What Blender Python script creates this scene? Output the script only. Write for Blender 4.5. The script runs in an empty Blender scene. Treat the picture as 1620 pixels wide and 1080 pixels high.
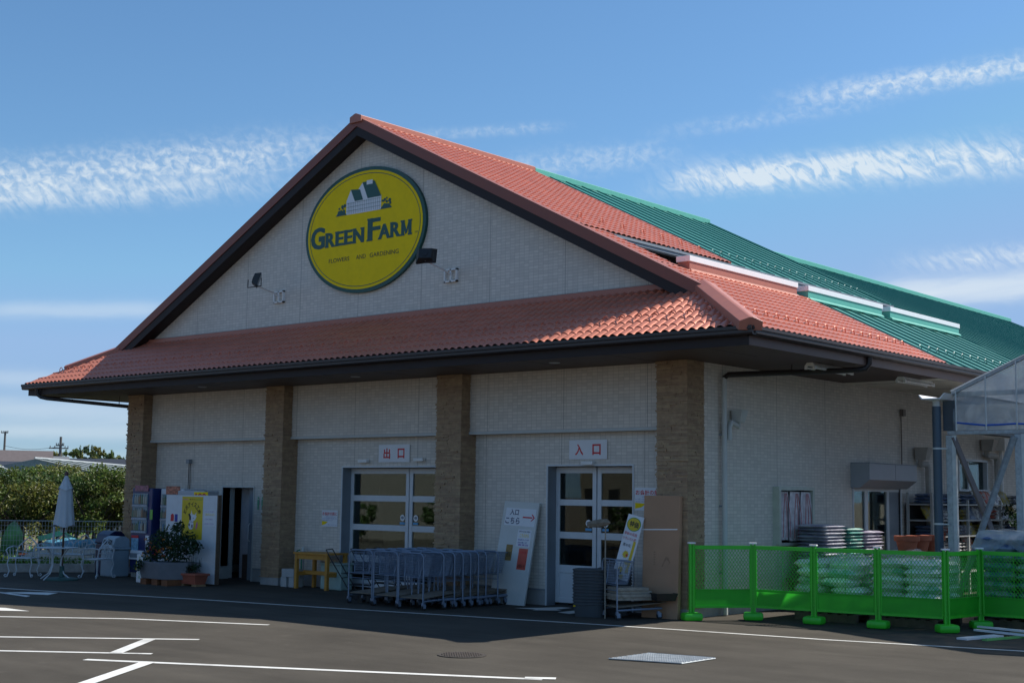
import bpy, bmesh, math, random
from mathutils import Vector, Matrix
random.seed(7)
R = math.radians
scene = bpy.context.scene
# ------------------------------------------------------------------ camera
CAM = Vector((12.337, -18.708, 1.95)); FPX = 2145.7
_y, _p, _r = R(40.805), R(6.46), R(0.77)
_F = Vector((-math.sin(_y)*math.cos(_p), math.cos(_y)*math.cos(_p), math.sin(_p)))
_R0 = Vector((math.cos(_y), math.sin(_y), 0)); _U0 = _R0.cross(_F)
_RR = _R0*math.cos(_r) + _U0*math.sin(_r); _UU = -_R0*math.sin(_r) + _U0*math.cos(_r)
cd = bpy.data.cameras.new('camera'); cam = bpy.data.objects.new('camera', cd)
scene.collection.objects.link(cam); scene.camera = cam
cam.matrix_world = Matrix(((_RR.x, _UU.x, -_F.x, CAM.x), (_RR.y, _UU.y, -_F.y, CAM.y), (_RR.z, _UU.z, -_F.z, CAM.z), (0, 0, 0, 1)))
cd.sensor_width = 36; cd.lens = FPX/1620*36; cd.clip_end = 3000; cd.clip_start = 0.1
# ------------------------------------------------------------------ world and sun
SUN = Vector((0.49, 0.785, 1.0)).normalized()
w = bpy.data.worlds.new("World"); scene.world = w; w.use_nodes = True
def world():
    nt = w.node_tree; N = nt.nodes; L = nt.links
    bg = N['Background']
    sky = N.new('ShaderNodeTexSky'); sky.sky_type = 'NISHITA'; sky.sun_disc = False
    sky.sun_elevation = math.asin(SUN.z); sky.sun_rotation = math.atan2(SUN.x, SUN.y)
    sky.altitude = 50; sky.air_density = 1.0; sky.dust_density = 0.6; sky.ozone_density = 2.6
    tc = N.new('ShaderNodeTexCoord'); sep = N.new('ShaderNodeSeparateXYZ'); L.new(tc.outputs['Generated'], sep.inputs[0])
    def m(op, a, b=None, c=None):
        n = N.new('ShaderNodeMath'); n.operation = op
        for i, v in enumerate((a, b, c)):
            if v is None: continue
            if isinstance(v, (int, float)): n.inputs[i].default_value = v
            else: L.new(v, n.inputs[i])
        return n.outputs[0]
    az = m('MULTIPLY', m('ARCTAN2', sep.outputs[0], sep.outputs[1]), 57.2958)
    el = m('MULTIPLY', m('ARCSINE', sep.outputs[2]), 57.2958)
    def noise(sx, sy, rot, det=6, rough=.6, dist=0.0, off=0.0):
        c = N.new('ShaderNodeCombineXYZ'); L.new(az, c.inputs[0]); L.new(el, c.inputs[1]); c.inputs[2].default_value = off
        mp = N.new('ShaderNodeMapping'); mp.inputs['Rotation'].default_value = (0, 0, R(rot)); L.new(c.outputs[0], mp.inputs[0])
        mp2 = N.new('ShaderNodeMapping'); mp2.inputs['Scale'].default_value = (sx, sy, 1); L.new(mp.outputs[0], mp2.inputs[0])
        n = N.new('ShaderNodeTexNoise'); n.inputs['Scale'].default_value = 1; n.inputs['Detail'].default_value = det
        n.inputs['Roughness'].default_value = rough; n.inputs['Distortion'].default_value = dist
        L.new(mp2.outputs[0], n.inputs['Vector']); return n.outputs['Fac']
    n1 = noise(.35, 1.6, -8, 9, .66, .6)          # long wisps
    n2 = noise(2.5, .95, -46, 5, .58, 1.1, 3.1)     # cross ripples
    n3 = noise(.16, 2.2, -4, 5, .5, .2, 7.7)      # haze bands
    n4 = noise(.9, 3.2, -10, 8, .7, .4, 5.0)
    n5 = noise(2.6, 3.2, 18, 4, .55, .5, 9.0)      # small puffs
    def band(a0, e0, a1, e1, width, amp, soft, tex):
        s = (e1-e0)/(a1-a0)
        d = m('SUBTRACT', el, m('ADD', m('MULTIPLY', m('SUBTRACT', az, a0), s), e0))
        d = m('ADD', d, m('MULTIPLY', m('SUBTRACT', n1, .5), width*1.1))
        g = m('EXPONENT', m('MULTIPLY', m('POWER', m('ABSOLUTE', m('DIVIDE', d, width)), 2.2), -1))
        up = m('SMOOTHSTEP', az, a0-soft*.2, a0+soft) if False else None
        def ss(lo, hi, x):
            mr = N.new('ShaderNodeMapRange'); mr.interpolation_type = 'SMOOTHSTEP'
            mr.inputs['From Min'].default_value = lo; mr.inputs['From Max'].default_value = hi
            L.new(x, mr.inputs['Value']); return mr.outputs[0]
        e = m('MULTIPLY', ss(a0-soft*.3, a0+soft, az), ss(a1+soft*.3, a1-soft, az))
        return m('MULTIPLY', m('MULTIPLY', g, e), m('MULTIPLY', tex, amp))
    rp = m('MINIMUM', m('MAXIMUM', m('MULTIPLY', m('SUBTRACT', n2, .38), 4.0), 0.0), 1.0)
    rip = m('ADD', m('MULTIPLY', n4, .3), m('MULTIPLY', m('MULTIPLY', rp, .72), m('ADD', n4, .45)))
    pf = m('MINIMUM', m('MAXIMUM', m('MULTIPLY', m('SUBTRACT', n5, .40), 3.4), 0.0), 1.0)
    wis = m('ADD', m('MULTIPLY', n4, .28), m('MULTIPLY', m('MULTIPLY', pf, .62), m('ADD', n4, .4)))
    sm = m('ADD', .55, m('MULTIPLY', n3, .5))
    tot = None
    for b in [(-76, 9.8, -47.5, 14.6, .75, 1.35, 6.0, wis), (-75, 9.9, -50, 12.9, .55, .75, 6.0, rip),
              (-29.5, 16.4, -8, 18.0, .40, 1.5, 4.0, wis),
              (-34.5, 13.35, -6, 13.7, .58, 1.35, 3.0, rip), (-35.5, 12.8, -20, 14.4, .45, .7, 5.0, rip),
              (-42, 13.7, -33.5, 14.4, .5, .75, 3.0, wis), (-45.5, 15.0, -38.5, 15.5, .2, .6, 2.0, wis), (-35, 15.2, -25, 16.1, .3, .4, 3.0, wis),
              (-26.5, 8.35, -8, 8.9, .55, 1.05, 2.5, sm), (-25, 9.6, -12, 9.9, .4, .9, 4.0, rip),
              (-63, 6.9, -54.5, 7.45, .32, .5, 2.0, sm), (-80, 4.6, -50, 4.2, .35, .38, 4.0, sm),
              (-80, 3.3, -48, 3.0, .5, .5, 4.0, sm), (-80, 2.2, -48, 2.3, .35, .5, 4.0, sm),(-80, 1.2, -48, 1.1, .5, .3, 4.0, sm)]:
        o = band(*b); tot = o if tot is None else m('ADD', tot, o)
    # the rest of the sky carries a few loose cirrus too
    far = m('MULTIPLY', m('MAXIMUM', m('SUBTRACT', wis, .42), 0.0), m('MULTIPLY', m('GREATER_THAN', m('ABSOLUTE', m('ADD', az, 41)), 32), .9))
    tot = m('ADD', tot, far)
    fac = m('MULTIPLY', m('MINIMUM', m('MAXIMUM', tot, 0.0), 1.0), .8)
    tint = N.new('ShaderNodeMix'); tint.data_type = 'RGBA'; tint.blend_type = 'MULTIPLY'; tint.inputs['Factor'].default_value = 1
    L.new(sky.outputs[0], tint.inputs['A']); tint.inputs['B'].default_value = SKYTINT
    mix = N.new('ShaderNodeMix'); mix.data_type = 'RGBA'; L.new(fac, mix.inputs['Factor'])
    mix.inputs['B'].default_value = CLOUDC
    # keep the glare round the sun from outshining the rest
    cl = N.new('ShaderNodeVectorMath'); cl.operation = 'MINIMUM'; L.new(tint.outputs['Result'], cl.inputs[0]); cl.inputs[1].default_value = (2.3, 3.7, 6.1)
    hz = m('MULTIPLY', m('EXPONENT', m('MULTIPLY', m('MAXIMUM', el, 0.0), -.22)), .62)
    hx = N.new('ShaderNodeMix'); hx.data_type = 'RGBA'; L.new(hz, hx.inputs['Factor']); L.new(cl.outputs[0], hx.inputs['A']); hx.inputs['B'].default_value = (2.75, 4.2, 5.6, 1)
    L.new(hx.outputs['Result'], mix.inputs['A'])
    L.new(mix.outputs['Result'], bg.inputs['Color']); bg.inputs['Strength'].default_value = SKYS
SKYTINT = (.68, .93, 1.07, 1); CLOUDC = (6.0, 6.6, 7.0, 1); SKYS = 0.108
world()
sd = bpy.data.lights.new('sun', 'SUN'); sd.energy = 5.0; sd.angle = R(.53); sd.color = (1, .95, .88)
so = bpy.data.objects.new('sun', sd); scene.collection.objects.link(so); so.rotation_euler = (-SUN).to_track_quat('-Z', 'Y').to_euler(); so.location = (20, 30, 40)
scene.view_settings.view_transform = 'Standard'; scene.view_settings.look = 'None'; scene.view_settings.exposure = 0.28; scene.view_settings.gamma = 1
scene.render.engine = 'CYCLES'

# ------------------------------------------------------------------ helpers
COL = scene.collection
def ray(u, v): return _F + _RR*((u-810)/FPX) - _UU*((v-540)/FPX)
def far(u, D, z=0.0):
    d = ray(u, 780); d.z = 0; d.normalize(); return Vector((CAM.x+d.x*D, CAM.y+d.y*D, z))
def onY(u, v, Y): d = ray(u, v); return CAM + d*((Y-CAM.y)/d.y)
def ground(u, v): d = ray(u, v); return CAM + d*(-CAM.z/d.z)
def tag(o, label=None, cat=None, group=None, kind=None):
    for k, v in (('label', label), ('category', cat), ('group', group), ('kind', kind)):
        if v: o[k] = v
    return o
def thing(name, label, cat, loc=(0, 0, 0), group=None):
    o = bpy.data.objects.new(name, None); o.empty_display_size = .2; COL.objects.link(o); o.location = loc
    return tag(o, label, cat, group)
def worldloc(o):
    v = Vector((0, 0, 0))
    while o: v += Vector(o.location); o = o.parent
    return v
class MB:
    def __init__(s): s.V = []; s.Fc = []; s.M = []; s.m = 0
    def add(s, vs, fs):
        b = len(s.V); s.V += [Vector(v) for v in vs]; s.Fc += [tuple(i+b for i in f) for f in fs]; s.M += [s.m]*len(fs); return s
    def box(s, x0, x1, y0, y1, z0, z1):
        if x0 > x1: x0, x1 = x1, x0
        if y0 > y1: y0, y1 = y1, y0
        if z0 > z1: z0, z1 = z1, z0
        return s.add([(x0,y0,z0),(x1,y0,z0),(x1,y1,z0),(x0,y1,z0),(x0,y0,z1),(x1,y0,z1),(x1,y1,z1),(x0,y1,z1)],
                     [(0,3,2,1),(4,5,6,7),(0,1,5,4),(1,2,6,5),(2,3,7,6),(3,0,4,7)])
    def bevbox(s, x0, x1, y0, y1, z0, z1, b=.01):
        bm = bmesh.new(); bmesh.ops.create_cube(bm, size=1)
        for v in bm.verts: v.co = Vector(((x0+x1)/2+v.co.x*(x1-x0), (y0+y1)/2+v.co.y*(y1-y0), (z0+z1)/2+v.co.z*(z1-z0)))
        bmesh.ops.bevel(bm, geom=bm.edges[:], offset=b, segments=2, affect='EDGES', profile=.5)
        bm.verts.index_update(); s.add([v.co.copy() for v in bm.verts], [[v.index for v in f.verts] for f in bm.faces]); bm.free(); return s
    def obox(s, c, d, M=None):
        x, y, z = d[0]/2, d[1]/2, d[2]/2; c = Vector(c); b = len(s.V); s.box(-x, x, -y, y, -z, z)
        for i in range(b, len(s.V)): s.V[i] = c + ((M @ s.V[i]) if M else s.V[i])
        return s
    def quad(s, a, b, c, d): return s.add([a, b, c, d], [(0, 1, 2, 3)])
    def poly(s, pts): return s.add(pts, [tuple(range(len(pts)))])
    def prism(s, pts, off):
        n = len(pts); off = Vector(off); P = [Vector(p) for p in pts]
        return s.add(P+[p+off for p in P], [tuple(range(n))[::-1], tuple(range(n, 2*n))]+[(i, (i+1) % n, (i+1) % n+n, i+n) for i in range(n)])
    def tube(s, pts, r, n=6, closed=False, caps=True):
        P = [Vector(p) for p in pts]; k = len(P); rings = []
        up = None
        for i, p in enumerate(P):
            if closed: t = (P[(i+1) % k]-P[i-1])
            else: t = (P[min(i+1, k-1)]-P[max(i-1, 0)])
            t.normalize()
            if up is None: up = Vector((0, 0, 1)) if abs(t.z) < .9 else Vector((1, 0, 0))
            a = t.cross(up)
            if a.length < 1e-4: a = t.orthogonal()
            a.normalize(); b = a.cross(t).normalized(); up = b
            rr = r[i] if isinstance(r, (list, tuple)) else r
            rings.append([p+a*(rr*math.cos(2*math.pi*j/n))+b*(rr*math.sin(2*math.pi*j/n)) for j in range(n)])
        vs = [v for q in rings for v in q]; fs = []
        for i in range(k if closed else k-1):
            i2 = (i+1) % k
            for j in range(n): fs.append((i*n+j, i2*n+j, i2*n+(j+1) % n, i*n+(j+1) % n))
        if not closed and caps: fs += [tuple(range(n)), tuple(range((k-1)*n, k*n))[::-1]]
        return s.add(vs, fs)
    def lathe(s, prof, n=16, c=(0, 0, 0), caps=True, sq=None):
        c = Vector(c); vs = []; fs = []; k = len(prof)
        for r, z in prof:
            for j in range(n):
                a = 2*math.pi*(j+.5)/n; vs.append(c+Vector((r*math.cos(a), r*math.sin(a), z)))
        for i in range(k-1):
            for j in range(n): fs.append((i*n+j, i*n+(j+1) % n, (i+1)*n+(j+1) % n, (i+1)*n+j))
        if caps: fs += [tuple(range(n))[::-1], tuple(range((k-1)*n, k*n))]
        return s.add(vs, fs)
    def xf(s, M, start=0):
        for i in range(start, len(s.V)): s.V[i] = M @ s.V[i]
        return s
    def build(s, name, mats, parent=None, smooth=False, label=None, bev=None, org=None, solid=None):
        if not isinstance(mats, (list, tuple)): mats = [mats]
        o0 = worldloc(parent) if parent else Vector((0, 0, 0))
        if parent is None and org is not None: o0 = Vector(org)
        me = bpy.data.meshes.new(name); me.from_pydata([tuple(v-o0) for v in s.V], [], s.Fc)
        for m in mats: me.materials.append(m)
        me.polygons.foreach_set('material_index', s.M)
        if smooth: me.polygons.foreach_set('use_smooth', [True]*len(me.polygons))
        me.update()
        o = bpy.data.objects.new(name, me); COL.objects.link(o)
        if parent: o.parent = parent
        elif org is not None: o.location = org
        if smooth == 'auto': me.set_sharp_from_angle(angle=R(40))
        if bev:
            b = o.modifiers.new('bevel', 'BEVEL'); b.width = bev; b.segments = 2; b.limit_method = 'ANGLE'
        if label: o['label'] = label
        return o
def dup(root, loc=None, rz=None, label=None, group=None, parent=None):
    r = root.copy(); COL.objects.link(r)
    if parent is not None: r.parent = parent
    if loc is not None: r.location = loc
    if rz is not None: r.rotation_euler = (0, 0, rz)
    if label: r['label'] = label
    if group: r['group'] = group
    for ch in [c for c in root.children]: dup(ch, parent=r)
    return r
# text as mesh geometry
_fc = {}
def textgeo(body, offset=0.0):
    k = (body, offset)
    if k in _fc: return _fc[k]
    cu = bpy.data.curves.new('t', 'FONT'); cu.body = body; cu.size = 1; cu.offset = offset; cu.resolution_u = 3
    o = bpy.data.objects.new('t', cu); COL.objects.link(o); bpy.context.view_layer.update()
    me = bpy.data.meshes.new_from_object(o.evaluated_get(bpy.context.evaluated_depsgraph_get()))
    vs = [v.co.copy() for v in me.vertices]; fs = [tuple(p.vertices) for p in me.polygons]
    bpy.data.objects.remove(o); bpy.data.curves.remove(cu); bpy.data.meshes.remove(me)
    if not vs: vs, fs = [Vector((0,0,0)), Vector((1,0,0)), Vector((0,1,0))], [(0,1,2)]
    _fc[k] = (vs, fs); return _fc[k]
def text(mb, body, x0, x1, z0, z1, M, off=0.0, depth=0.0):
    """text filling the rectangle x0..x1, z0..z1 of a local plane; M maps (x, 0, z) to the scene"""
    vs, fs = textgeo(body, off)
    ax, bx = min(v.x for v in vs), max(v.x for v in vs); ay, by = min(v.y for v in vs), max(v.y for v in vs)
    out = [M @ Vector((x0+(v.x-ax)/(bx-ax+1e-9)*(x1-x0), 0, z0+(v.y-ay)/(by-ay+1e-9)*(z1-z0))) for v in vs]
    mb.add(out, fs)
T = Matrix.Translation
def RZ(a): return Matrix.Rotation(a, 4, 'Z')
# ------------------------------------------------------------------ materials
def mat(name, col, rough=.6, metal=0, var=.12, scale=6, bump=0, bscale=60, spec=.5, island=0, dirt=0, coord='Object', coat=0):
    m = bpy.data.materials.new(name); m.use_nodes = True; nt = m.node_tree; N = nt.nodes; L = nt.links
    p = N['Principled BSDF']; p.inputs['Roughness'].default_value = rough; p.inputs['Metallic'].default_value = metal
    p.inputs['Specular IOR Level'].default_value = spec
    if coat: p.inputs['Coat Weight'].default_value = coat
    tc = N.new('ShaderNodeTexCoord')
    c = tuple(col)+(1,)
    n = N.new('ShaderNodeTexNoise'); n.inputs['Scale'].default_value = scale; n.inputs['Detail'].default_value = 7; n.inputs['Roughness'].default_value = .62
    L.new(tc.outputs[coord], n.inputs['Vector'])
    hs = N.new('ShaderNodeHueSaturation'); hs.inputs['Color'].default_value = c
    mr = N.new('ShaderNodeMapRange'); mr.inputs['From Min'].default_value = .3; mr.inputs['From Max'].default_value = .7
    mr.inputs['To Min'].default_value = 1-var; mr.inputs['To Max'].default_value = 1+var
    L.new(n.outputs['Fac'], mr.inputs['Value']); val = mr.outputs[0]
    if island:
        g = N.new('ShaderNodeNewGeometry'); r2 = N.new('ShaderNodeMapRange'); r2.inputs['To Min'].default_value = 1-island; r2.inputs['To Max'].default_value = 1+island
        L.new(g.outputs['Random Per Island'], r2.inputs['Value'])
        mm = N.new('ShaderNodeMath'); mm.operation = 'MULTIPLY'; L.new(val, mm.inputs[0]); L.new(r2.outputs[0], mm.inputs[1]); val = mm.outputs[0]
        h = N.new('ShaderNodeMapRange'); h.inputs['To Min'].default_value = .5-island*.05; h.inputs['To Max'].default_value = .5+island*.05
        L.new(g.outputs['Random Per Island'], h.inputs['Value']); L.new(h.outputs[0], hs.inputs['Hue'])
    L.new(val, hs.inputs['Value']); out = hs.outputs[0]
    if dirt:
        n3 = N.new('ShaderNodeTexNoise'); n3.inputs['Scale'].default_value = scale*.6; n3.inputs['Detail'].default_value = 9; n3.inputs['Roughness'].default_value = .7; L.new(tc.outputs[coord], n3.inputs['Vector'])
        r3 = N.new('ShaderNodeMapRange'); r3.inputs['From Min'].default_value = .52; r3.inputs['From Max'].default_value = .72; r3.inputs['To Max'].default_value = dirt; L.new(n3.outputs['Fac'], r3.inputs['Value'])
        mx = N.new('ShaderNodeMix'); mx.data_type = 'RGBA'; L.new(r3.outputs[0], mx.inputs['Factor']); L.new(out, mx.inputs['A']); mx.inputs['B'].default_value = (.12, .105, .085, 1); out = mx.outputs['Result']
    L.new(out, p.inputs['Base Color'])
    rr = N.new('ShaderNodeMapRange'); rr.inputs['To Min'].default_value = max(0, rough-.08); rr.inputs['To Max'].default_value = min(1, rough+.08); L.new(n.outputs['Fac'], rr.inputs['Value']); L.new(rr.outputs[0], p.inputs['Roughness'])
    if bump:
        n2 = N.new('ShaderNodeTexNoise'); n2.inputs['Scale'].default_value = bscale; n2.inputs['Detail'].default_value = 4; L.new(tc.outputs[coord], n2.inputs['Vector'])
        b = N.new('ShaderNodeBump'); b.inputs['Strength'].default_value = bump; b.inputs['Distance'].default_value = .02; L.new(n2.outputs['Fac'], b.inputs['Height']); L.new(b.outputs[0], p.inputs['Normal'])
    return m
def glassmat(name, tint=(.012, .015, .016), rough=.015):
    m = bpy.data.materials.new(name); m.use_nodes = True; nt = m.node_tree; N = nt.nodes; L = nt.links; N.remove(N['Principled BSDF'])
    o = N['Material Output']; g = N.new('ShaderNodeBsdfGlossy'); g.inputs['Roughness'].default_value = rough; g.inputs['Color'].default_value = (.9, .95, .95, 1)
    t = N.new('ShaderNodeBsdfTransparent'); t.inputs['Color'].default_value = (.55, .6, .58, 1)
    f = N.new('ShaderNodeFresnel'); f.inputs['IOR'].default_value = 1.5
    a = N.new('ShaderNodeMath'); a.operation = 'MULTIPLY_ADD'; a.inputs[1].default_value = .65; a.inputs[2].default_value = .01; L.new(f.outputs[0], a.inputs[0])
    n = N.new('ShaderNodeTexNoise'); n.inputs['Scale'].default_value = .9; b = N.new('ShaderNodeBump'); b.inputs['Strength'].default_value = .02; b.inputs['Distance'].default_value = .1
    tc = N.new('ShaderNodeTexCoord'); L.new(tc.outputs['Object'], n.inputs['Vector']); L.new(n.outputs['Fac'], b.inputs['Height']); L.new(b.outputs[0], g.inputs['Normal'])
    mx = N.new('ShaderNodeMixShader'); L.new(a.outputs[0], mx.inputs[0]); L.new(t.outputs[0], mx.inputs[1]); L.new(g.outputs[0], mx.inputs[2]); L.new(mx.outputs[0], o.inputs[0])
    return m
def filmmat(name, col, alpha, rough=.25):
    m = bpy.data.materials.new(name); m.use_nodes = True; nt = m.node_tree; N = nt.nodes; L = nt.links
    p = N['Principled BSDF']; p.inputs['Base Color'].default_value = tuple(col)+(1,); p.inputs['Roughness'].default_value = rough
    t = N.new('ShaderNodeBsdfTransparent'); tr = N.new('ShaderNodeBsdfTranslucent'); tr.inputs['Color'].default_value = tuple(col)+(1,)
    tc = N.new('ShaderNodeTexCoord'); n = N.new('ShaderNodeTexNoise'); n.inputs['Scale'].default_value = 2.2; n.inputs['Detail'].default_value = 5; n.inputs['Distortion'].default_value = 1.5; L.new(tc.outputs['Object'], n.inputs['Vector'])
    mr = N.new('ShaderNodeMapRange'); mr.inputs['From Min'].default_value = .3; mr.inputs['From Max'].default_value = .7; mr.inputs['To Min'].default_value = max(0, alpha-.18); mr.inputs['To Max'].default_value = min(1, alpha+.18); L.new(n.outputs['Fac'], mr.inputs['Value'])
    b = N.new('ShaderNodeBump'); b.inputs['Strength'].default_value = .5; b.inputs['Distance'].default_value = .05; L.new(n.outputs['Fac'], b.inputs['Height']); L.new(b.outputs[0], p.inputs['Normal'])
    m1 = N.new('ShaderNodeMixShader'); m1.inputs[0].default_value = .45; L.new(p.outputs[0], m1.inputs[1]); L.new(tr.outputs[0], m1.inputs[2])
    m2 = N.new('ShaderNodeMixShader'); L.new(mr.outputs[0], m2.inputs[0]); L.new(t.outputs[0], m2.inputs[1]); L.new(m1.outputs[0], m2.inputs[2]); L.new(m2.outputs[0], N['Material Output'].inputs[0])
    return m
def tilemat(name, col, grout, bw, bh, offset=0.0, bump=.22, rough=.6, mortar=.005, var=.08):
    m = bpy.data.materials.new(name); m.use_nodes = True; nt = m.node_tree; N = nt.nodes; L = nt.links; p = N['Principled BSDF']; p.inputs['Roughness'].default_value = rough
    tc = N.new('ShaderNodeTexCoord'); s = N.new('ShaderNodeSeparateXYZ'); L.new(tc.outputs['Object'], s.inputs[0])
    a = N.new('ShaderNodeMath'); L.new(s.outputs[0], a.inputs[0]); L.new(s.outputs[1], a.inputs[1])
    c = N.new('ShaderNodeCombineXYZ'); L.new(a.outputs[0], c.inputs[0]); L.new(s.outputs[2], c.inputs[1])
    b = N.new('ShaderNodeTexBrick'); b.offset = offset; L.new(c.outputs[0], b.inputs['Vector']); b.inputs['Scale'].default_value = 1
    b.inputs['Brick Width'].default_value = bw; b.inputs['Row Height'].default_value = bh; b.inputs['Mortar Size'].default_value = mortar; b.inputs['Mortar Smooth'].default_value = .3; b.inputs['Bias'].default_value = 0
    b.inputs['Color1'].default_value = tuple(x*(1-var) for x in col)+(1,); b.inputs['Color2'].default_value = tuple(min(1, x*(1+var)) for x in col)+(1,); b.inputs['Mortar'].default_value = tuple(grout)+(1,)
    n = N.new('ShaderNodeTexNoise'); n.inputs['Scale'].default_value = .7; n.inputs['Detail'].default_value = 8; n.inputs['Roughness'].default_value = .7; L.new(tc.outputs['Object'], n.inputs['Vector'])
    mr = N.new('ShaderNodeMapRange'); mr.inputs['From Min'].default_value = .3; mr.inputs['From Max'].default_value = .7; mr.inputs['To Min'].default_value = .95; mr.inputs['To Max'].default_value = 1.05; L.new(n.outputs['Fac'], mr.inputs['Value'])
    hs = N.new('ShaderNodeHueSaturation'); L.new(b.outputs['Color'], hs.inputs['Color']); L.new(mr.outputs[0], hs.inputs['Value'])
    # panel joints every 1.82 m
    pj = N.new('ShaderNodeMath'); pj.operation = 'PINGPONG'; pj.inputs[1].default_value = .91; L.new(a.outputs[0], pj.inputs[0])
    lt = N.new('ShaderNodeMath'); lt.operation = 'LESS_THAN'; lt.inputs[1].default_value = .006; L.new(pj.outputs[0], lt.inputs[0])
    mx = N.new('ShaderNodeMix'); mx.data_type = 'RGBA'; L.new(lt.outputs[0], mx.inputs['Factor']); L.new(hs.outputs[0], mx.inputs['A']); mx.inputs['B'].default_value = tuple(x*.62 for x in grout)+(1,)
    L.new(mx.outputs['Result'], p.inputs['Base Color'])
    bp = N.new('ShaderNodeBump'); bp.invert = True; bp.inputs['Strength'].default_value = bump; bp.inputs['Distance'].default_value = .006; L.new(b.outputs['Fac'], bp.inputs['Height'])
    n2 = N.new('ShaderNodeTexNoise'); n2.inputs['Scale'].default_value = 45; L.new(tc.outputs['Object'], n2.inputs['Vector'])
    b2 = N.new('ShaderNodeBump'); b2.inputs['Strength'].default_value = .15; b2.inputs['Distance'].default_value = .01; L.new(n2.outputs['Fac'], b2.inputs['Height']); L.new(bp.outputs[0], b2.inputs['Normal']); L.new(b2.outputs[0], p.inputs['Normal'])
    return m
def leafmat(name, col, isl=.45):
    m = mat(name, col, .5, island=isl, var=.25, scale=.8); nt = m.node_tree; N = nt.nodes; L = nt.links; p = N['Principled BSDF']
    tr = N.new('ShaderNodeBsdfTranslucent'); src = p.inputs['Base Color'].links[0].from_socket; L.new(src, tr.inputs['Color'])
    mx = N.new('ShaderNodeMixShader'); mx.inputs[0].default_value = .35; L.new(p.outputs[0], mx.inputs[1]); L.new(tr.outputs[0], mx.inputs[2]); L.new(mx.outputs[0], N['Material Output'].inputs[0]); return m
def asphalt():
    m = bpy.data.materials.new('asphalt'); m.use_nodes = True; nt = m.node_tree; N = nt.nodes; L = nt.links; p = N['Principled BSDF']; p.inputs['Roughness'].default_value = .95
    tc = N.new('ShaderNodeTexCoord')
    def nz(s, d=6, r=.6, sc=(1, 1, 1)):
        mp = N.new('ShaderNodeMapping'); mp.inputs['Scale'].default_value = sc; L.new(tc.outputs['Object'], mp.inputs[0])
        n = N.new('ShaderNodeTexNoise'); n.inputs['Scale'].default_value = s; n.inputs['Detail'].default_value = d; n.inputs['Roughness'].default_value = r; L.new(mp.outputs[0], n.inputs['Vector']); return n.outputs['Fac']
    big = nz(.35, 8, .65); st = nz(1.2, 7, .7, (.25, 1.3, 1)); fine = nz(260, 3, .8)
    def ramp(x, lo, hi, a, b):
        r = N.new('ShaderNodeMapRange'); r.inputs['From Min'].default_value = lo; r.inputs['From Max'].default_value = hi; r.inputs['To Min'].default_value = a; r.inputs['To Max'].default_value = b; L.new(x, r.inputs['Value']); return r.outputs[0]
    def mul(a, b):
        q = N.new('ShaderNodeMath'); q.operation = 'MULTIPLY'; L.new(a, q.inputs[0]); L.new(b, q.inputs[1]); return q.outputs[0]
    val = mul(mul(ramp(big, .3, .7, .78, 1.25), ramp(st, .3, .75, .84, 1.25)), ramp(fine, .25, .75, .72, 1.3))
    hs = N.new('ShaderNodeHueSaturation'); p.inputs['Specular IOR Level'].default_value = .15; hs.inputs['Color'].default_value = (.072, .064, .052, 1); L.new(val, hs.inputs['Value'])
    spots = nz(2.3, 10, .75); mx = N.new('ShaderNodeMix'); mx.data_type = 'RGBA'; L.new(ramp(spots, .60, .72, 0, .5), mx.inputs['Factor']); L.new(hs.outputs[0], mx.inputs['A']); mx.inputs['B'].default_value = (.15, .13, .11, 1)
    L.new(mx.outputs['Result'], p.inputs['Base Color'])
    b = N.new('ShaderNodeBump'); b.inputs['Strength'].default_value = .5; b.inputs['Distance'].default_value = .008; L.new(fine, b.inputs['Height']); L.new(b.outputs[0], p.inputs['Normal'])
    return m
A = asphalt()
m_paint = mat('road_paint', (.72, .71, .66), .6, var=.12, scale=3, bump=.2, bscale=120, dirt=.45)
m_soil = mat('soil', (.16, .12, .075), .95, var=.3, scale=.7, bump=.5, bscale=8)
m_tile = tilemat('wall_tile', (.65, .60, .53), (.49, .45, .395), .115, .058)
m_roof = mat('red_roof_metal', (.63, .225, .145), .35, metal=.34, var=.1, scale=2.5, spec=.3)
m_redtrim = mat('red_trim', (.42, .15, .10), .45, var=.06)
m_green = mat('green_roof_metal', (.018, .19, .15), .4, var=.06, scale=.5, spec=.45)
m_redtrim_shade = mat('red_trim_shaded', (.24, .07, .045), .5, var=.06)  # same red trim paint, darkened to put the rake's shade into its colour
m_greentrim = mat('light_green_trim', (.11, .42, .33), .4, var=.05)
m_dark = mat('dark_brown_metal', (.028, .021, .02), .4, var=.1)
m_fascia = mat('dark_fascia', (.026, .019, .019), .6, var=.1, spec=.3)
m_soffit = mat('brown_soffit', (.085, .055, .043), .6, var=.1)
m_soffitw = mat('beige_soffit', (.75, .72, .62), .7, var=.06)
m_white = mat('white_paint', (.78, .78, .76), .45, var=.04)
m_whitecap = mat('white_metal_cap', (.86, .86, .86), .35, var=.03)
m_alu = mat('white_aluminium', (.6, .63, .65), .38, var=.05)
m_alug = mat('grey_aluminium', (.22, .25, .28), .4, var=.06)
m_plinth = mat('concrete_plinth', (.36, .36, .35), .85, var=.12, bump=.2)
m_glass = glassmat('door_glass')
m_black = mat('black_plastic', (.015, .016, .017), .5, var=.1)
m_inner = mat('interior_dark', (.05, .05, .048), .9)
m_steel = mat('galvanised_steel', (.33, .38, .41), .45, metal=.35, var=.25, scale=14)
m_steelw = mat('pale_steel_face', (.55, .58, .57), .5, var=.12, scale=9)
m_pipe = mat('blue_grey_pipe', (.05, .085, .12), .38, var=.08)
m_pvc = mat('white_pvc', (.5, .52, .5), .5, var=.06)
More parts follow.
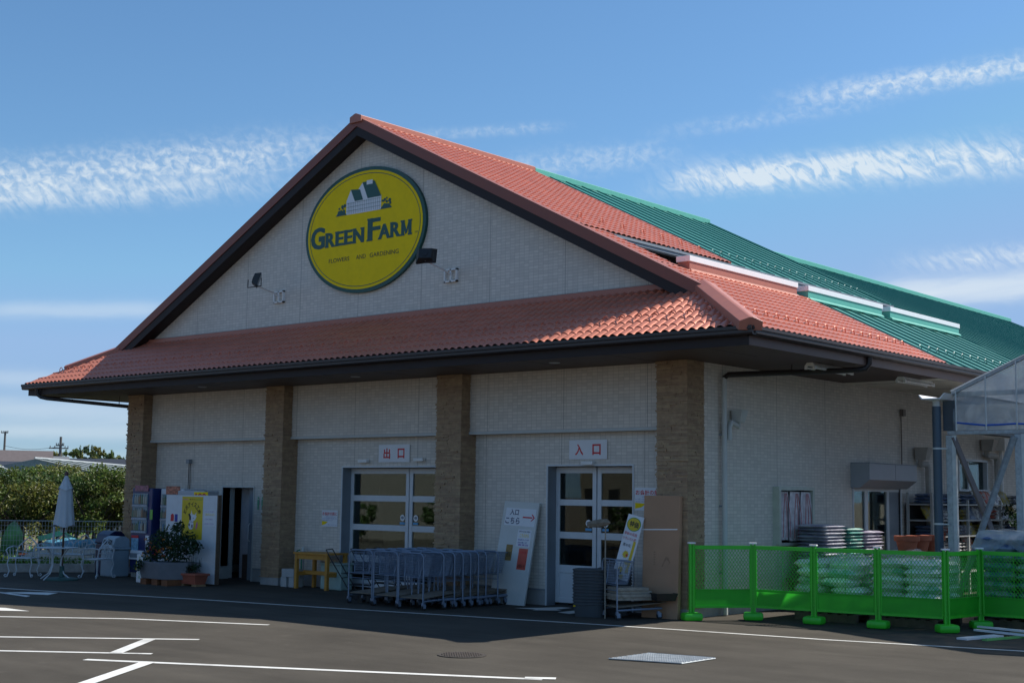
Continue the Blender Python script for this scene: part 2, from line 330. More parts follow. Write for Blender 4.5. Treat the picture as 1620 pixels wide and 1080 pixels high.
m_stone = mat('stacked_stone', (.36, .25, .155), .85, var=.2, scale=9, bump=.5, bscale=40, island=.14)
m_concrete = mat('concrete', (.33, .32, .29), .9, var=.2, bump=.3, bscale=25)
# ================================================================== SETTING
def flat(name, pts, z, m, label=None):
    mb = MB(); mb.poly([(x, y, z) for x, y in pts]); o = mb.build(name, m); tag(o, label, kind='structure'); return o
def grid_sheet(name, x0, x1, y0, y1, z, n, m, amp=0.0):
    mb = MB(); vs = []; fs = []
    for i in range(n+1):
        for j in range(n+1): vs.append((x0+(x1-x0)*i/n, y0+(y1-y0)*j/n, z+amp*(math.sin(i*.9)+math.cos(j*1.1))*.5))
    for i in range(n):
        for j in range(n): a = i*(n+1)+j; fs.append((a, a+n+1, a+n+2, a+1))
    mb.add(vs, fs); return tag(mb.build(name, m), kind='structure')
grid_sheet('ground', -1500, 1500, -1500, 1500, -.06, 4, m_soil)
# car park asphalt: ends along the kerb on its left side
kd = Vector((.59, .81, 0)).normalized(); k0 = Vector((-17.55, -2.0, 0))
ka = k0-kd*40; kb = k0+kd*70
mb = MB(); mb.poly([(ka.x, ka.y, 0), (60, ka.y-10, 0), (60, 60, 0), (kb.x, kb.y, 0)]); tag(mb.build('parking_lot', A), kind='structure')
def line(pts, wd, z=.004):
    mb = MB(); P = [Vector((x, y, 0)) for x, y in pts]; L_, R_ = [], []
    for i, p in enumerate(P):
        t = (P[min(i+1, len(P)-1)]-P[max(i-1, 0)]).normalized(); n = Vector((-t.y, t.x, 0))*wd/2; L_.append(p+n); R_.append(p-n)
    for i in range(len(P)-1): mb.quad(R_[i]+Vector((0,0,z)), R_[i+1]+Vector((0,0,z)), L_[i+1]+Vector((0,0,z)), L_[i]+Vector((0,0,z)))
    return tag(mb.build('parking_line', m_paint), kind='structure')
line([(-14.2, -4.9), (-12.76, -4.72), (-11.18, -4.35), (-9.8, -3.93), (-8.35, -3.52), (-5.59, -2.97), (-1.09, -1.95), (.74, -1.58), (3.06, -1.17), (5.57, -.50), (9, .4)], .09)
line([(-9.5, -9.62), (-7.34, -7.81), (-5.85, -6.6), (-3.66, -5.59)], .10)
line([(-7.2, -11.4), (-4.68, -9.27), (-2.69, -7.55)], .10)
line([(-6.5, -12.8), (-3.23, -10.06), (-1.76, -8.92)], .10)
line([(-1.80, -9.80), (2.95, -7.26)], .12)
line([(2.75, -7.32), (3.02, -7.12)], .15, .008)
line([(-3.12, -8.02), (-2.1, -9.20)], .16, .008)
line([(-1.10, -9.42), (.25, -11.3)], .17, .008)
line([(-2.35, -10.8), (.4, -13.9)], .12)
line([(6.9, -5.2), (9.2, -3.9)], .12); line([(7.4, -6.0), (9.4, -4.8)], .12)
for pts in ([(-11.9, -5.35), (-10.75, -5.0), (-11.15, -4.55), (-11.6, -4.9)], [(-15.2, -6.4), (-11.85, -5.4), (-10.6, -5.52), (-10.75, -5.35), (-11.9, -5.25), (-15.2, -6.1)],
            [(-10.6, -8), (-8.7, -6.98), (-7.9, -7.0), (-8.5, -7.45)], [(-3.25, -.5), (-3.0, -.15), (-2.83, .28), (-2.6, .3), (-2.55, -.2), (-2.35, -.3), (-2.75, -.62), (-2.8, -.45)], [(-2.19, -.62), (-2.22, -.12), (-1.9, -.3), (-1.87, -.7)]):
    o = flat('parking_arrow', pts, .006, m_paint)

# ================================================================== STORE BUILDING
B = thing('store_building', 'large beige tiled shop with red tiled front roof, green rear roof and stone pillars', 'building', (-8, 0, 0))
C0X, S0, ZA = -8.0, .51, 9.6
def zr(x): return ZA-S0*abs(x-C0X)
# --- pillars built of stacked stone strips
def pillar(x0, x1, y0, y1, zt):
    mb = MB(); rnd = random.Random(int(x0*100)); mb.box(x0+.012, x1-.012, y0+.012, y1-.004, .0, zt)
    z = .16
    while z < zt-.01:
        h = min(rnd.choice((.026, .034, .04, .022)), zt-z)
        for face in ('f', 'r', 'l'):
            a, b = (x0, x1) if face == 'f' else (y0+.002, y1)
            p = a
            while p < b-.005:
                q = min(p+rnd.uniform(.1, .34), b)
                if b-q < .06: q = b
                d = rnd.uniform(-.003, .012) if face != 'f' or rnd.random() < .9 else .024
                g = .0015
                if face == 'f': mb.box(p+g-(d if p == a else 0), q-g+(d if q == b else 0), y0-d, y0+.011, z+g, z+h-g)
                elif face == 'r': mb.box(x1-.0105, x1+d, max(p+g, y0+.013), q-g, z+g*1.4, z+h-g*1.4)
                else: mb.box(x0-d, x0+.0105, max(p+g, y0+.013), q-g, z+g*1.4, z+h-g*1.4)
                p = q
        z += h
    o = mb.build('stone_pillar', m_stone, B)
    b = MB(); b.box(x0+.005, x1-.005, y0-.004, y1-.01, 0, .155); b.build('pillar_base', m_plinth, o)
for x0, x1 in ((-16.0, -15.36), (-10.81, -10.22), (-5.69, -5.05)): pillar(x0, x1, 0, .42, 4.21)
pillar(-.6, 0.0, 0, .51, 4.21)
# --- walls
YL, YU = .42, .24
mb = MB()
mb.box(-15.7, -.3, YU, YL+.2, 3.12, 4.3)
def wallx(mb, segs, z0, z1, y0, y1, axis='x', pos=0.0):
    for a, b, zz0, zz1 in segs:
        if axis == 'x': mb.box(a, b, y0, y1, zz0, zz1)
        else: mb.box(pos-.2, pos, a, b, zz0, zz1)
zl = .28
wallx(mb, [(-15.7, -12.75, zl, 3.119), (-12.75, -11.65, 2.04, 3.119), (-11.65, -8.76, zl, 3.119), (-8.76, -5.6, 2.47, 3.119), (-5.1, -3.27, zl, 3.119), (-3.27, -1.39, 2.48, 3.119), (-1.39, -.3, zl, 3.119), (-5.6, -5.1, zl, 3.119)], 0, 0, YL, YL+.2)
mb.build('front_wall', m_tile, B)
mb = MB()
wallx(mb, [(.5, 2.8, .2, 4.3), (2.8, 4.06, .2, 1.17), (2.8, 4.06, 2.17, 4.3), (4.06, 5.87, .2, 4.3), (5.87, 7.97, 2.2, 4.3), (7.97, 10.9, .2, 4.3), (10.9, 12.56, .2, 2.2), (10.9, 12.56, 2.9, 4.3), (12.56, 36, .2, 4.3)], 0, 0, 0, 0, 'y', -.02)
mb.build('side_wall', m_tile, B)
mb = MB(); mb.box(-16.0, -15.8, .43, 36, 0, 4.3); mb.box(-15.8, -.3, 35.8, 36, 0, 4.3); mb.build('rear_wall', m_tile, B)
mb = MB()   # low concrete plinth with a dark drip strip on top
for a, b in ((-15.35, -12.78), (-11.62, -10.82), (-10.2, -8.78), (-5.04, -3.3), (-1.36, -.61)): mb.box(a, b, YL+.012, YL+.2, 0, .262)
for a, b in ((.515, 5.84), (8.0, 36)): mb.box(-.19, -.035, a, b, 0, .19)
mb.build('plinth', m_plinth, B)
mb = MB()
for a, b in ((-15.35, -12.78), (-11.62, -10.82), (-10.2, -8.78), (-5.04, -3.3), (-1.36, -.61)): mb.box(a, b, YL-.008, YL+.19, .263, .285)
mb.build('drip_strip', m_alug, B)
mb = MB()
for a, b in ((-15.36, -10.81), (-10.22, -5.69), (-5.05, -.6)): mb.box(a, b, YU-.03, YL+.03, 3.075, 3.125)
mb.build('ledge_flashing', m_pvc, B)
# interior: floor, dim back wall, ceiling
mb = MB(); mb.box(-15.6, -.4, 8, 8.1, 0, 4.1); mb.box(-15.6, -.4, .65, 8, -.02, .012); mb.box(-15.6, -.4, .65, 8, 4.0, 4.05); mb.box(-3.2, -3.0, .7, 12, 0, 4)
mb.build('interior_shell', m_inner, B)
mb = MB()
for i in range(7): mb.box(-14+i*1.9, -12.6+i*1.9, 3.0, 3.5, .02, 1.5+.2*(i % 3))
mb.build('interior_shelving', mat('shelving', (.22, .2, .17), .7), B)
# --- doors
def door(x0, x1, zt, rails, pan, split, yd, name):
    d = MB(); f = .05                                              # reveal and trim
    d.box(x0-.03, x0, YL-.015, yd, 0, zt+.03); d.box(x0, x1, YL-.015, yd, zt, zt+.03)
    if x1 > -5.2: d.box(x1, x1+.03, YL-.015, yd, 0, zt+.03)
    fr = d.build('door', m_alu, B)
    r = MB(); r.box(x0+.001, x0+.012, YL-.005, yd, 0, zt-.001)
    r.build('reveal', m_alug, fr)
    n = len(split)-1
    for i in range(n):
        a, b = split[i]+.012, split[i+1]-.012
        lf = MB(); st = .085
        lf.box(a, a+st, yd, yd+.05, .05, zt-.01); lf.box(b-st, b, yd, yd+.05, .05, zt-.01)
        for z0, z1 in rails: lf.box(a+st, b-st, yd, yd+.05, z0, z1)
        if pan: lf.box(a+st, b-st, yd+.015, yd+.035, .05, pan)
        lf.build('door_leaf', m_alu, fr, bev=.004)
        g = MB(); g.box(a+st, b-st, yd+.02, yd+.028, pan or .1, zt-.1); g.build('glass', m_glass, fr)
        sx = b-st-.09 if i == 0 else a+st+.09; q = MB(); q.add([(sx+.065*math.cos(k*.3927), yd+.012, 1.47+.065*math.sin(k*.3927)) for k in range(16)], [tuple(range(16))]); q.build('round_sticker', m_whitecap, fr)
        q = MB(); q.add([(sx+.045*math.cos(k*.3927), yd+.010, 1.475+.03*math.sin(k*.3927)) for k in range(16)], [tuple(range(16))]); q.build('sticker_print', m_alug, fr)
        q = MB(); q.box(sx-.07, sx+.07, yd+.008, yd+.012, 1.34, 1.385); q.build('blue_sticker', mat('light_blue_sticker', (.1, .35, .6), .5), fr)
door(-8.76, -5.3, 2.47, [(2.35, 2.46), (1.79, 1.91), (1.20, 1.32), (.56, .70), (.05, .2)], 0, [-8.76, -7.03, -5.3], .64, 'exit')
door(-3.27, -1.39, 2.48, [(2.36, 2.47), (1.78, 1.89), (1.19, 1.31), (.58, .72), (.05, .14)], .585, [-3.27, -2.33, -1.39], .64, 'entry')
wc = MB(); wc.box(-12.78, -12.75, YL-.015, .75, 0, 2.07); wc.box(-11.65, -11.62, YL-.015, .75, 0, 2.07); wc.box(-12.75, -11.65, YL-.015, .75, 2.04, 2.07)
wd = wc.build('toilet_door', m_pvc, B)
q = MB(); q.box(-12.05, -11.65, .62, .67, 0, 2.04); q.build('door_leaf', m_alug, wd)
q = MB(); q.tube([(-11.98, .6, .85), (-11.98, .56, .9), (-11.98, .56, 1.2), (-11.98, .6, 1.25)], .012); q.build('handle', m_alu, wd)
q = MB(); q.box(-12.75, -12.05, .95, 1.0, 0, 2.5); q.box(-11.5, -11.45, .7, 1.6, 0, 2.5); q.build('lobby_wall', mat('lobby_paint', (.5, .52, .56), .7), wd)
q = MB(); q.box(-12.4, -12.1, .75, .9, 0, .55); q.build('bin_box', mat('brown_bin', (.08, .05, .035), .6), wd)
# --- side doorway, window, far window
d = MB(); X = -.02
d.box(-.14, 0.0, 5.84, 5.87, .0, 2.2); d.box(-.14, 0.0, 7.97, 8.0, 0, 2.2); d.box(-.1, -.04, 5.87, 7.97, 2.12, 2.2); d.box(-.1, -.04, 5.87, 7.97, 0, .08)
d.box(-.1, -.04, 6.42, 6.55, .08, 2.12); d.box(-.1, -.04, 7.4, 7.5, .08, 2.12)
sd_ = d.build('side_door', m_alu, B)
g = MB(); g.box(-.075, -.068, 5.87, 7.4, .08, 2.12); g.build('glass', m_glass, sd_)
g = MB(); g.box(-.09, -.05, 7.5, 7.97, .08, 2.12); g.build('side_panel', m_alug, sd_)
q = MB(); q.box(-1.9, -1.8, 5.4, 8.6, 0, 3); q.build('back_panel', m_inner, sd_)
def window(y0, y1, z0, z1, mull):
    d = MB(); f = .045
    o_ = .035 if mull else .12; f = .045 if mull else .06
    d.box(-.12, o_, y0, y0+f, z0, z1); d.box(-.12, o_, y1-f, y1, z0, z1); d.box(-.12, o_, y0+f, y1-f, z1-f, z1); d.box(-.12, .05, y0-.02, y1+.02, z0-.03, z0+.02)
    for m_ in mull: d.box(-.09, -.03, m_-.025, m_+.025, z0+.02, z1-f)
    o = d.build('window', m_alu if mull else mat('cream_frame', (.5, .52, .45), .5), B)
    g = MB(); g.box(-.07, -.063, y0+f, y1-f, z0+.02, z1-f); g.build('pane', m_glass, o)
    q = MB(); q.box(-.6, -.58, y0-.3, y1+.3, z0-.3, z1+.3); q.build('dark_backing', m_inner, o); return o  # dark sheet standing in for the unlit room behind the pane
window(2.77, 4.06, 1.15, 2.17, []); window(10.9, 12.56, 2.2, 2.9, [11.6])
# --- shutter housing over the side door
p = [(-.02, 5.78, 2.18), (-.02, 5.78, 2.68), (.38, 5.78, 2.66), (.38, 5.78, 2.34), (.16, 5.78, 2.18)]
mb = MB(); mb.prism(p, (0, 2.15, 0)); hs_ = mb.build('shutter_box', mat('shutter_grey', (.34, .36, .39), .45, var=.04), B, bev=.006)
mb = MB(); mb.box(.0, .392, 5.77, 7.94, 2.661, 2.676); mb.box(.378, .384, 6.92, 6.928, 2.35, 2.66); mb.build('lid', m_alug, hs_)
# --- soffit, fascia, gutters
E0, EY = 2.11, -1.54
XL = -18.11
mb = MB(); mb.box(XL+.08, E0-.08, EY+.08, .26, 4.21, 4.23); mb.box(-.02, E0-.08, .26, 5.5, 4.21, 4.23); mb.box(XL+.08, -15.99, .26, 36, 4.21, 4.23)
so_ = mb.build('brown_soffit', m_soffit, B)
mb = MB(); mb.box(-.02, E0-.08, 5.501, 36, 4.212, 4.232); mb.build('beige_soffit', m_soffitw, B)
mb = MB()
for i in range(8): mb.box(-.0, E0-.09, 6+i*1.82, 6.006+i*1.82, 4.209, 4.211)
for x in [-17+i*1.82 for i in range(11)]: mb.box(x, x+.006, EY+.1, .2, 4.207, 4.209)
mb.build('soffit_joint', m_fascia, so_)
def fascia(mb, a, b, t, z0, z1):
    mb.box(min(a[0], b[0])-t, max(a[0], b[0])+t, min(a[1], b[1])-t, max(a[1], b[1])+t, z0, z1)
mb = MB(); fascia(mb, (XL+.08, EY+.08), (E0-.08, EY+.08), .012, 4.19, 4.42); mb.build('fascia', m_fascia, B)
m_bf = mat('brown_fascia', (.10, .058, .047), .5, var=.1)
for xx in (E0-.08, XL+.08): mb = MB(); fascia(mb, (xx, EY+.1), (xx, 36), .012, 4.192, 4.42); mb.build('fascia', m_bf, B)
def gutter(a, b, out):
    a, b, out = Vector(a), Vector(b), Vector(out); pr = [(0, -.02), (0, -.13), (.09, -.13), (.115, -.105), (.115, -.06), (.135, -.05), (.135, 0), (.12, 0), (.12, -.045), (.1, -.055), (.1, -.11), (.012, -.115), (.012, -.02)]
    mb = MB(); mb.prism([a+out*u+Vector((0, 0, w_)) for u, w_ in pr], b-a); return mb
gutter((XL-.06, EY+.066, 4.46), (E0+.06, EY+.066, 4.46), (0, -1, 0)).build('gutter', m_dark, B)
gutter((E0-.066, EY-.02, 4.46), (E0-.066, 36, 4.46), (1, 0, 0)).build('gutter', m_dark, B)
gutter((XL+.066, EY-.02, 4.46), (XL+.066, 36, 4.46), (-1, 0, 0)).build('gutter', m_dark, B)
# down pipes
mb = MB(); mb.tube([(2.08, 2.36, 4.36), (2.08, 2.36, 4.22), (2.02, 2.34, 4.14), (1.9, 2.3, 4.12), (.12, 1.07, 4.03), (.07, 1.03, 3.97)], .048, 8); mb.tube([(1.0, 1.67, 4.09), (1.0, 1.67, 4.21)], .01, 5)
dp = mb.build('downpipe', m_dark, B, smooth='auto')
mb = MB(); mb.tube([(.07, 1.03, 3.98), (.07, 1.03, .02)], .046, 10); dp2 = mb.build('downpipe', m_pvc, B, smooth='auto')
mb = MB()
for z in (3.0, 1.8, .7): mb.box(-.02, .03, 1.0, 1.06, z, z+.03)
mb.build('pipe_clip', m_alug, dp2)
mb = MB(); mb.tube([(-17.55, EY+.0, 4.34), (-17.55, EY+.02, 4.2), (-17.5, -1.45, 4.14), (-17.4, -1.35, 4.11), (-15.98, .55, 3.93), (-15.98, .6, 3.85), (-16.05, .62, .1)], .046, 8); mb.tube([(-16.4, -.0, 3.99), (-16.4, 0, 4.21)], .01, 5); mb.build('downpipe', m_dark, B, smooth='auto')
# vent hoppers on the side wall: each is a box, an offset bend and a pipe
def hopper(y, z, yp, zp, s=1.0, full=True):
    m = MB(); t = .11*s; b = .075*s
    vs = [(.02, y-b, z-.17*s), (.2*s, y-b, z-.17*s), (.2*s, y+b, z-.17*s), (.02, y+b, z-.17*s), (.02, y-t, z+.05), (.26*s, y-t, z+.05), (.26*s, y+t, z+.05), (.02, y+t, z+.05)]
    m.add(vs, [(0,3,2,1),(4,5,6,7),(0,1,5,4),(1,2,6,5),(2,3,7,6),(3,0,4,7)])
    h = m.build('vent_hopper', m_pvc if s < 1.1 else mat('beige_pvc', (.42, .4, .36), .55), B, bev=.008)
    q = MB(); q.tube([(.1, y, z-.17*s), (.1, y, z-.24*s), (.1, yp+(y-yp)*.15, zp+.1), (.1, yp, zp), (.1, yp, .1 if full else zp-.2)], .05*s, 8); q.build('drain_pipe', h.data.materials[0], h, smooth='auto')
hopper(1.42, 3.40, 1.14, 3.13, .95, False); hopper(8.75, 3.02, 9.1, 2.62, 1.25); hopper(12.35, 3.33, 12.95, 2.9, 1.3)
mb = MB(); mb.tube([(.02, 8.0, 2.68), (.02, 8.0, 3.84)], .014, 5); mb.box(-.02, .06, 8.03, 8.15, 3.7, 3.84); mb.build('cable_conduit', mat('conduit', (.2, .17, .15), .6), B)
mb = MB(); mb.box(-.02, .2, 13.2, 13.5, 3.15, 3.45); mb.tube([(.05, 13.35, 3.15), (.05, 13.35, .1)], .04, 6); mb.build('meter_box', m_white, B)
# --- roofs
def ruled(mb, O, U, Vd, N_, ul, vl, pitch, prof, course, lo, hi, step=.022):
    """surface in coordinates u (along the eave) and v (up the slope) from O; lo(v) and hi(v) limit u"""
    nc = max(1, int(round(vl/course))) if course else 1; rows = []
    for i in range(nc):
        rows.append((vl*i/nc, step if course else 0)); rows.append((vl*(i+1)/nc, 0))
    us = []; k0_ = int(math.floor(0)); n = int(ul/pitch)+1
    for i in range(n):
        for f, h in prof:
            u = (i+f)*pitch
            if u <= ul: us.append((u, h))
    us.append((ul, 0)); vs = []; fs = []; m = len(us); sh = .5 if course else 0
    for ri, (v, h0) in enumerate(rows):
        a, b = lo(v), hi(v)
        for u, h in us:
            uu = min(max(u, a), b); vs.append(O+U*uu+Vd*v+N_*(h0+(h if a < u < b else 0)))
    for i in range(len(rows)-1):
        for j in range(m-1):
            fs.append((i*m+j, i*m+j+1, (i+1)*m+j+1, (i+1)*m+j))
    mb.add(vs, fs)
TILE = [(i/6, .038*abs(math.sin(math.pi*i/6))**.8) for i in range(6)]; TILE2 = [(i/8, .05*abs(math.sin(math.pi*i/8))**.9) for i in range(8)]
RIB = [(0, 0), (.86, 0), (.88, .03), (.94, .03), (.96, 0)]
S1 = .58; HK = S0/S1; YW = .2; s1l = math.sqrt(1+S1*S1); sl = math.sqrt(1+S0*S0)
def side_roof(mb, x_lo, x_hi, y0, y1, prof, pitch, course, hip=False, slope=S0, zoff=0, left=False):
    # x_hi: eave side, x_lo: ridge side (distances from the ridge); v runs uphill
    sg = -1 if left else 1; k = math.sqrt(1+slope*slope)
    zt = (lambda d: zr(C0X+d)) if slope == S0 else (lambda d: 9.2-slope*d)
    O = Vector((C0X+sg*x_hi, y0, zt(x_hi)+zoff)); U = Vector((0, 1, 0)); Vd = Vector((-sg, 0, slope))/k; N_ = Vector((sg*slope, 0, 1))/k
    vl = (x_hi-x_lo)*k
    lo = (lambda v: min(v/k*HK, 1.44)) if hip else (lambda v: 0)
    ruled(mb, O, U, Vd, N_, y1-y0, vl, pitch, prof, course, lo, lambda v: y1-y0)
YB, YC = 5.42, 12.95
mb = MB(); side_roof(mb, 7.15, 10.13, EY, YB, TILE, .165, .26, hip=True)
side_roof(mb, 5.5, 7.16, -.1, 1.1, TILE, .165, .26, zoff=-.01); side_roof(mb, 0, 5.5, -.1, YB, TILE, .165, .26)
side_roof(mb, 0, 10.13, EY, YC, TILE, .33, .5, hip=True, left=True)
rr_ = mb.build('red_roof', m_roof, B, smooth='auto')
mb = MB()
k = S0; O = Vector((XL, EY, zr(E0)))
U = Vector((1, 0, 0)); Vd = Vector((0, 1, S1))/s1l; N_ = Vector((0, -S1, 1))/s1l; LEN = E0-XL
ruled(mb, O, U, Vd, N_, LEN, (YW-EY+.02)*s1l, .165, TILE2, .26, lambda v: v/s1l/HK, lambda v: LEN-v/s1l/HK, .014)
mb.build('front_skirt_roof', m_roof, B, smooth='auto')
mb = MB(); side_roof(mb, 7.15, 10.13, YB, YC, RIB, .62, 0); side_roof(mb, 0, 5.5, YB, YC, RIB, .62, 0)
gr_ = mb.build('green_roof', m_green, B)
mb = MB(); side_roof(mb, 0, 10.13, YC, 35.3, RIB, .62, 0, slope=(9.2-4.44)/10.11, left=False); side_roof(mb, 0, 10.13, YC, 35.3, RIB, .44, 0, slope=(9.2-4.44)/10.11, left=True)
mb.build('rear_green_roof', m_green, B)
# tile edge closers at eaves and upper eaves
mb = MB()
def xq(d, y0, y1, dz0, dz1, off=0): x = C0X+d; mb.box(x-.02+off, x+.02+off, y0, y1, zr(x)+dz0, zr(x)+dz1)
xq(10.1, EY+.05, YB, -.05, .01); xq(5.46, 1.1, YB, -.05, .01); mb.box(XL+.05, E0-.05, EY+.02, EY+.05, zr(E0)-.05, zr(E0)+.012)
mb.build('tile_closer', mat('tile_closer', (.22, .07, .05), .5), rr_)
mb = MB(); xq(10.1, YB, 35, -.05, .004); xq(5.46, YB, YC, -.05, .004); mb.build('rib_closer', m_greentrim, gr_)
# clerestory recess under the upper eave
xa, xb = C0X+5.5, C0X+7.15
mb = MB(); mb.box(xa-.35, xa-.3, 1.1, YC, 5.4, zr(xa)+.05); mb.box(xa-.3, xb, 1.1, YC, 5.35, 5.4); mb.box(xa-.3, xb, 1.02, 1.08, 5.4, zr(xb)-.04); mb.box(xb-.03, xb-.01, 1.1, YC, 5.4, zr(xb)-.03)
mb.add([(xa-.3, 1.05, 5.4), (xb, 1.05, 5.4), (xb, 1.05, zr(xb)-.03), (xa-.3, 1.05, zr(xa-.3)-.04)], [(0, 1, 2, 3)])
mb.add([(xa-.3, YC, 5.4), (xb, YC, 5.4), (xb, YC, zr(xb)-.03), (xa-.3, YC, zr(xa-.3)-.04)], [(0, 1, 2, 3)])
for i in range(6): mb.box(xa-.3, xa-.27, 1.1, YC, 5.5+i*.17, 5.58+i*.17)
mb.build('clerestory_louvre', m_fascia, B)
gutter((xa-.03, 1.0, zr(xa)-.02), (xa-.03, YC, zr(xa)-.02), (1, 0, 0)).build('gutter', m_alug, B)
# parapet strips with white caps at the top of the lower roof
for y0, y1, mt in ((1.17, 5.0, m_redtrim), (5.45, 8.75, m_greentrim), (9.15, 12.9, m_greentrim)):
    zb = zr(xb)
    mb = MB(); mb.box(xb-.12, xb+.13, y0, y1, zb-.15, zb+.13); o = mb.build('roof_vent_strip', mt, B, bev=.006)
    c = MB(); c.box(xb-.14, xb+.15, y0-.02, y1+.02, zb+.131, zb+.235); c.build('white_cap', m_whitecap, o, bev=.008)
    f = MB(); f.prism([(xb+.13, y0, zb-.02), (xb+.15, y0, zb+.0), (xb+.19, y0, zr(xb+.19)+.06), (xb+.19, y0, zr(xb+.19)+.04)], (0, y1-y0, 0)); f.build('apron_flashing', mt, o)
# rakes on both sides
for sg, yb in ((1, -.1), (-1, -.1)):
    def pt(d, dz, y): return (C0X+sg*d, y, ZA-S0*d+dz)
    dE = 8.58
    mb = MB(); mb.prism([pt(0, .08, yb-.06), pt(dE, .08, yb-.06), pt(dE, -.13, yb-.06), pt(0, -.13, yb-.06)], (0, .05, 0)); mb.prism([pt(0, .05, yb-.0599), pt(dE, .05, yb-.0599), pt(dE, .085, yb-.0599), pt(0, .085, yb-.0599)], (0, .22, 0)); mb.build('rake_trim', m_redtrim_shade, B)
    mb = MB(); mb.prism([pt(0, -.131, yb-.04), pt(dE, -.131, yb-.04), pt(dE, -.32, yb-.04), pt(0, -.32, yb-.04)], (0, .04, 0)); mb.build('rake_board', m_fascia, B)
    mb = MB(); mb.prism([pt(0, -.27, yb), pt(8.5, -.27, yb), pt(8.5, -.3, yb), pt(0, -.3, yb)], (0, YW-yb, 0)); mb.build('rake_soffit', m_fascia, B)
# gable wall
mb = MB(); mb.prism([(C0X-8.4, YW, 4.4), (C0X+8.4, YW, 4.4), (C0X+8.4, YW, zr(C0X+8.4)-.28), (C0X, YW, ZA-.28), (C0X-8.4, YW, zr(C0X-8.4)-.28)], (0, .15, 0)); mb.build('gable_wall', m_tile, B)
ZW = zr(E0)+S1*(YW-EY)
mb = MB(); mb.box(C0X-8.1, C0X+8.1, YW-.1, YW, ZW-.02, ZW+.08); mb.build('skirt_flashing', m_redtrim, B)
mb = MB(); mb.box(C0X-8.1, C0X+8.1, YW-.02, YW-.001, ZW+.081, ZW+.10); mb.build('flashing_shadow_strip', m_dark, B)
# ridge and hip caps
def cap(a, b, wd, h, m, name='ridge_cap'):
    a, b = Vector(a), Vector(b); t = (b-a).normalized(); s_ = t.cross(Vector((0, 0, 1))).normalized(); u = s_.cross(t)
    pr = [(-wd, -.06), (-wd, h*.55), (-wd*.12, h), (wd*.12, h), (wd, h*.55), (wd, -.06)]
    mb = MB(); mb.prism([a+s_*x+u*y for x, y in pr], b-a); return mb.build(name, m, B, bev=.008)
cap((C0X, -.2, ZA), (C0X, YB, ZA), .17, .13, m_redtrim); cap((C0X, YB, ZA-.02), (C0X, YC+.1, ZA-.02), .17, .13, m_greentrim); cap((C0X, YC, 9.2), (C0X, 35.4, 9.2), .17, .13, m_greentrim)
cap((E0+.03, EY-.03, zr(E0)), (.25, EY+.88*1.86, zr(.25)), .18, .14, m_redtrim, 'hip_cap'); cap((XL+.75, EY+.66, zr(XL+.75)), (-16.3, EY+.88*1.81, zr(-16.3)), .17, .12, m_redtrim, 'hip_cap')
mb = MB()   # red edge flashing where the red roof meets the green one
for d0, d1 in ((0, 5.5), (7.15, 10.1)):
    mb.prism([(C0X+d0, YB-.05, zr(C0X+d0)+.0), (C0X+d1, YB-.05, zr(C0X+d1)+.0), (C0X+d1, YB-.05, zr(C0X+d1)+.055), (C0X+d0, YB-.05, zr(C0X+d0)+.055)], (0, .09, 0))
mb.build('edge_flashing', m_redtrim, B)
mb = MB(); mb.prism([(C0X+0, YC, zr(C0X)+.05), (C0X+5.5, YC, zr(C0X+5.5)+.05), (C0X+5.5, YC, zr(C0X+5.5)-.3), (C0X, YC, ZA-.45)], (0, .08, 0)); mb.build('rear_rake', m_green, B)
# snow guards, one small hoop each
gm_ = MB(); gm_.tube([(-.06, 0, 0), (-.055, 0, .05), (-.03, 0, .085), (0, 0, .095), (.03, 0, .085), (.055, 0, .05), (.06, 0, 0)], .011, 4)
def guards(pts, m, rz, mb0=[None]):
    proto = None
    for p in pts:
        if proto is None: proto = MB(); proto.V = [v.copy() for v in gm_.V]; proto.Fc = list(gm_.Fc); proto.M = list(gm_.M); proto.xf(T(Vector(p))@RZ(rz)); proto = proto.build('snow_guard', m, B); p0 = Vector(p); continue
        d = proto.copy(); COL.objects.link(d); d.parent = B; d.location = Vector(p)-p0
gR = []; gG = []
for i in range(18): gR.append((C0X+9.45, -.6+i*.33, zr(C0X+9.45)+.02))
for i in range(13): gR.append((C0X+4.95-.25*(i % 2), 1.0+i*.34, zr(C0X+4.95-.25*(i % 2))+.02))
for i in range(12): gG.append((C0X+4.9, 5.7+i*.33*1.0, zr(C0X+4.9)+.02))
for i in range(9): gG.append((C0X+4.9, 9.75+i*.33, zr(C0X+4.9)+.02))
for i in range(18): gG.append((C0X+9.45, 5.8+i*.4, zr(C0X+9.45)+.02))
guards(gR, m_roof, R(90)); guards(gG, mat('guard_green', (.2, .35, .3), .4), R(90))
gF = [(1.05-i*.33, EY+.55, zr(E0)+S1*.55+.03) for i in range(57)]
guards(gF[:16]+gF[-8:], m_roof, 0)
mb = MB()
for p_ in gF[16:-8]: a_ = len(mb.V); mb.add(gm_.V, gm_.Fc); mb.xf(T(Vector(p_)), a_)
mb.build('snow_guards', m_roof, B)['kind'] = 'stuff'
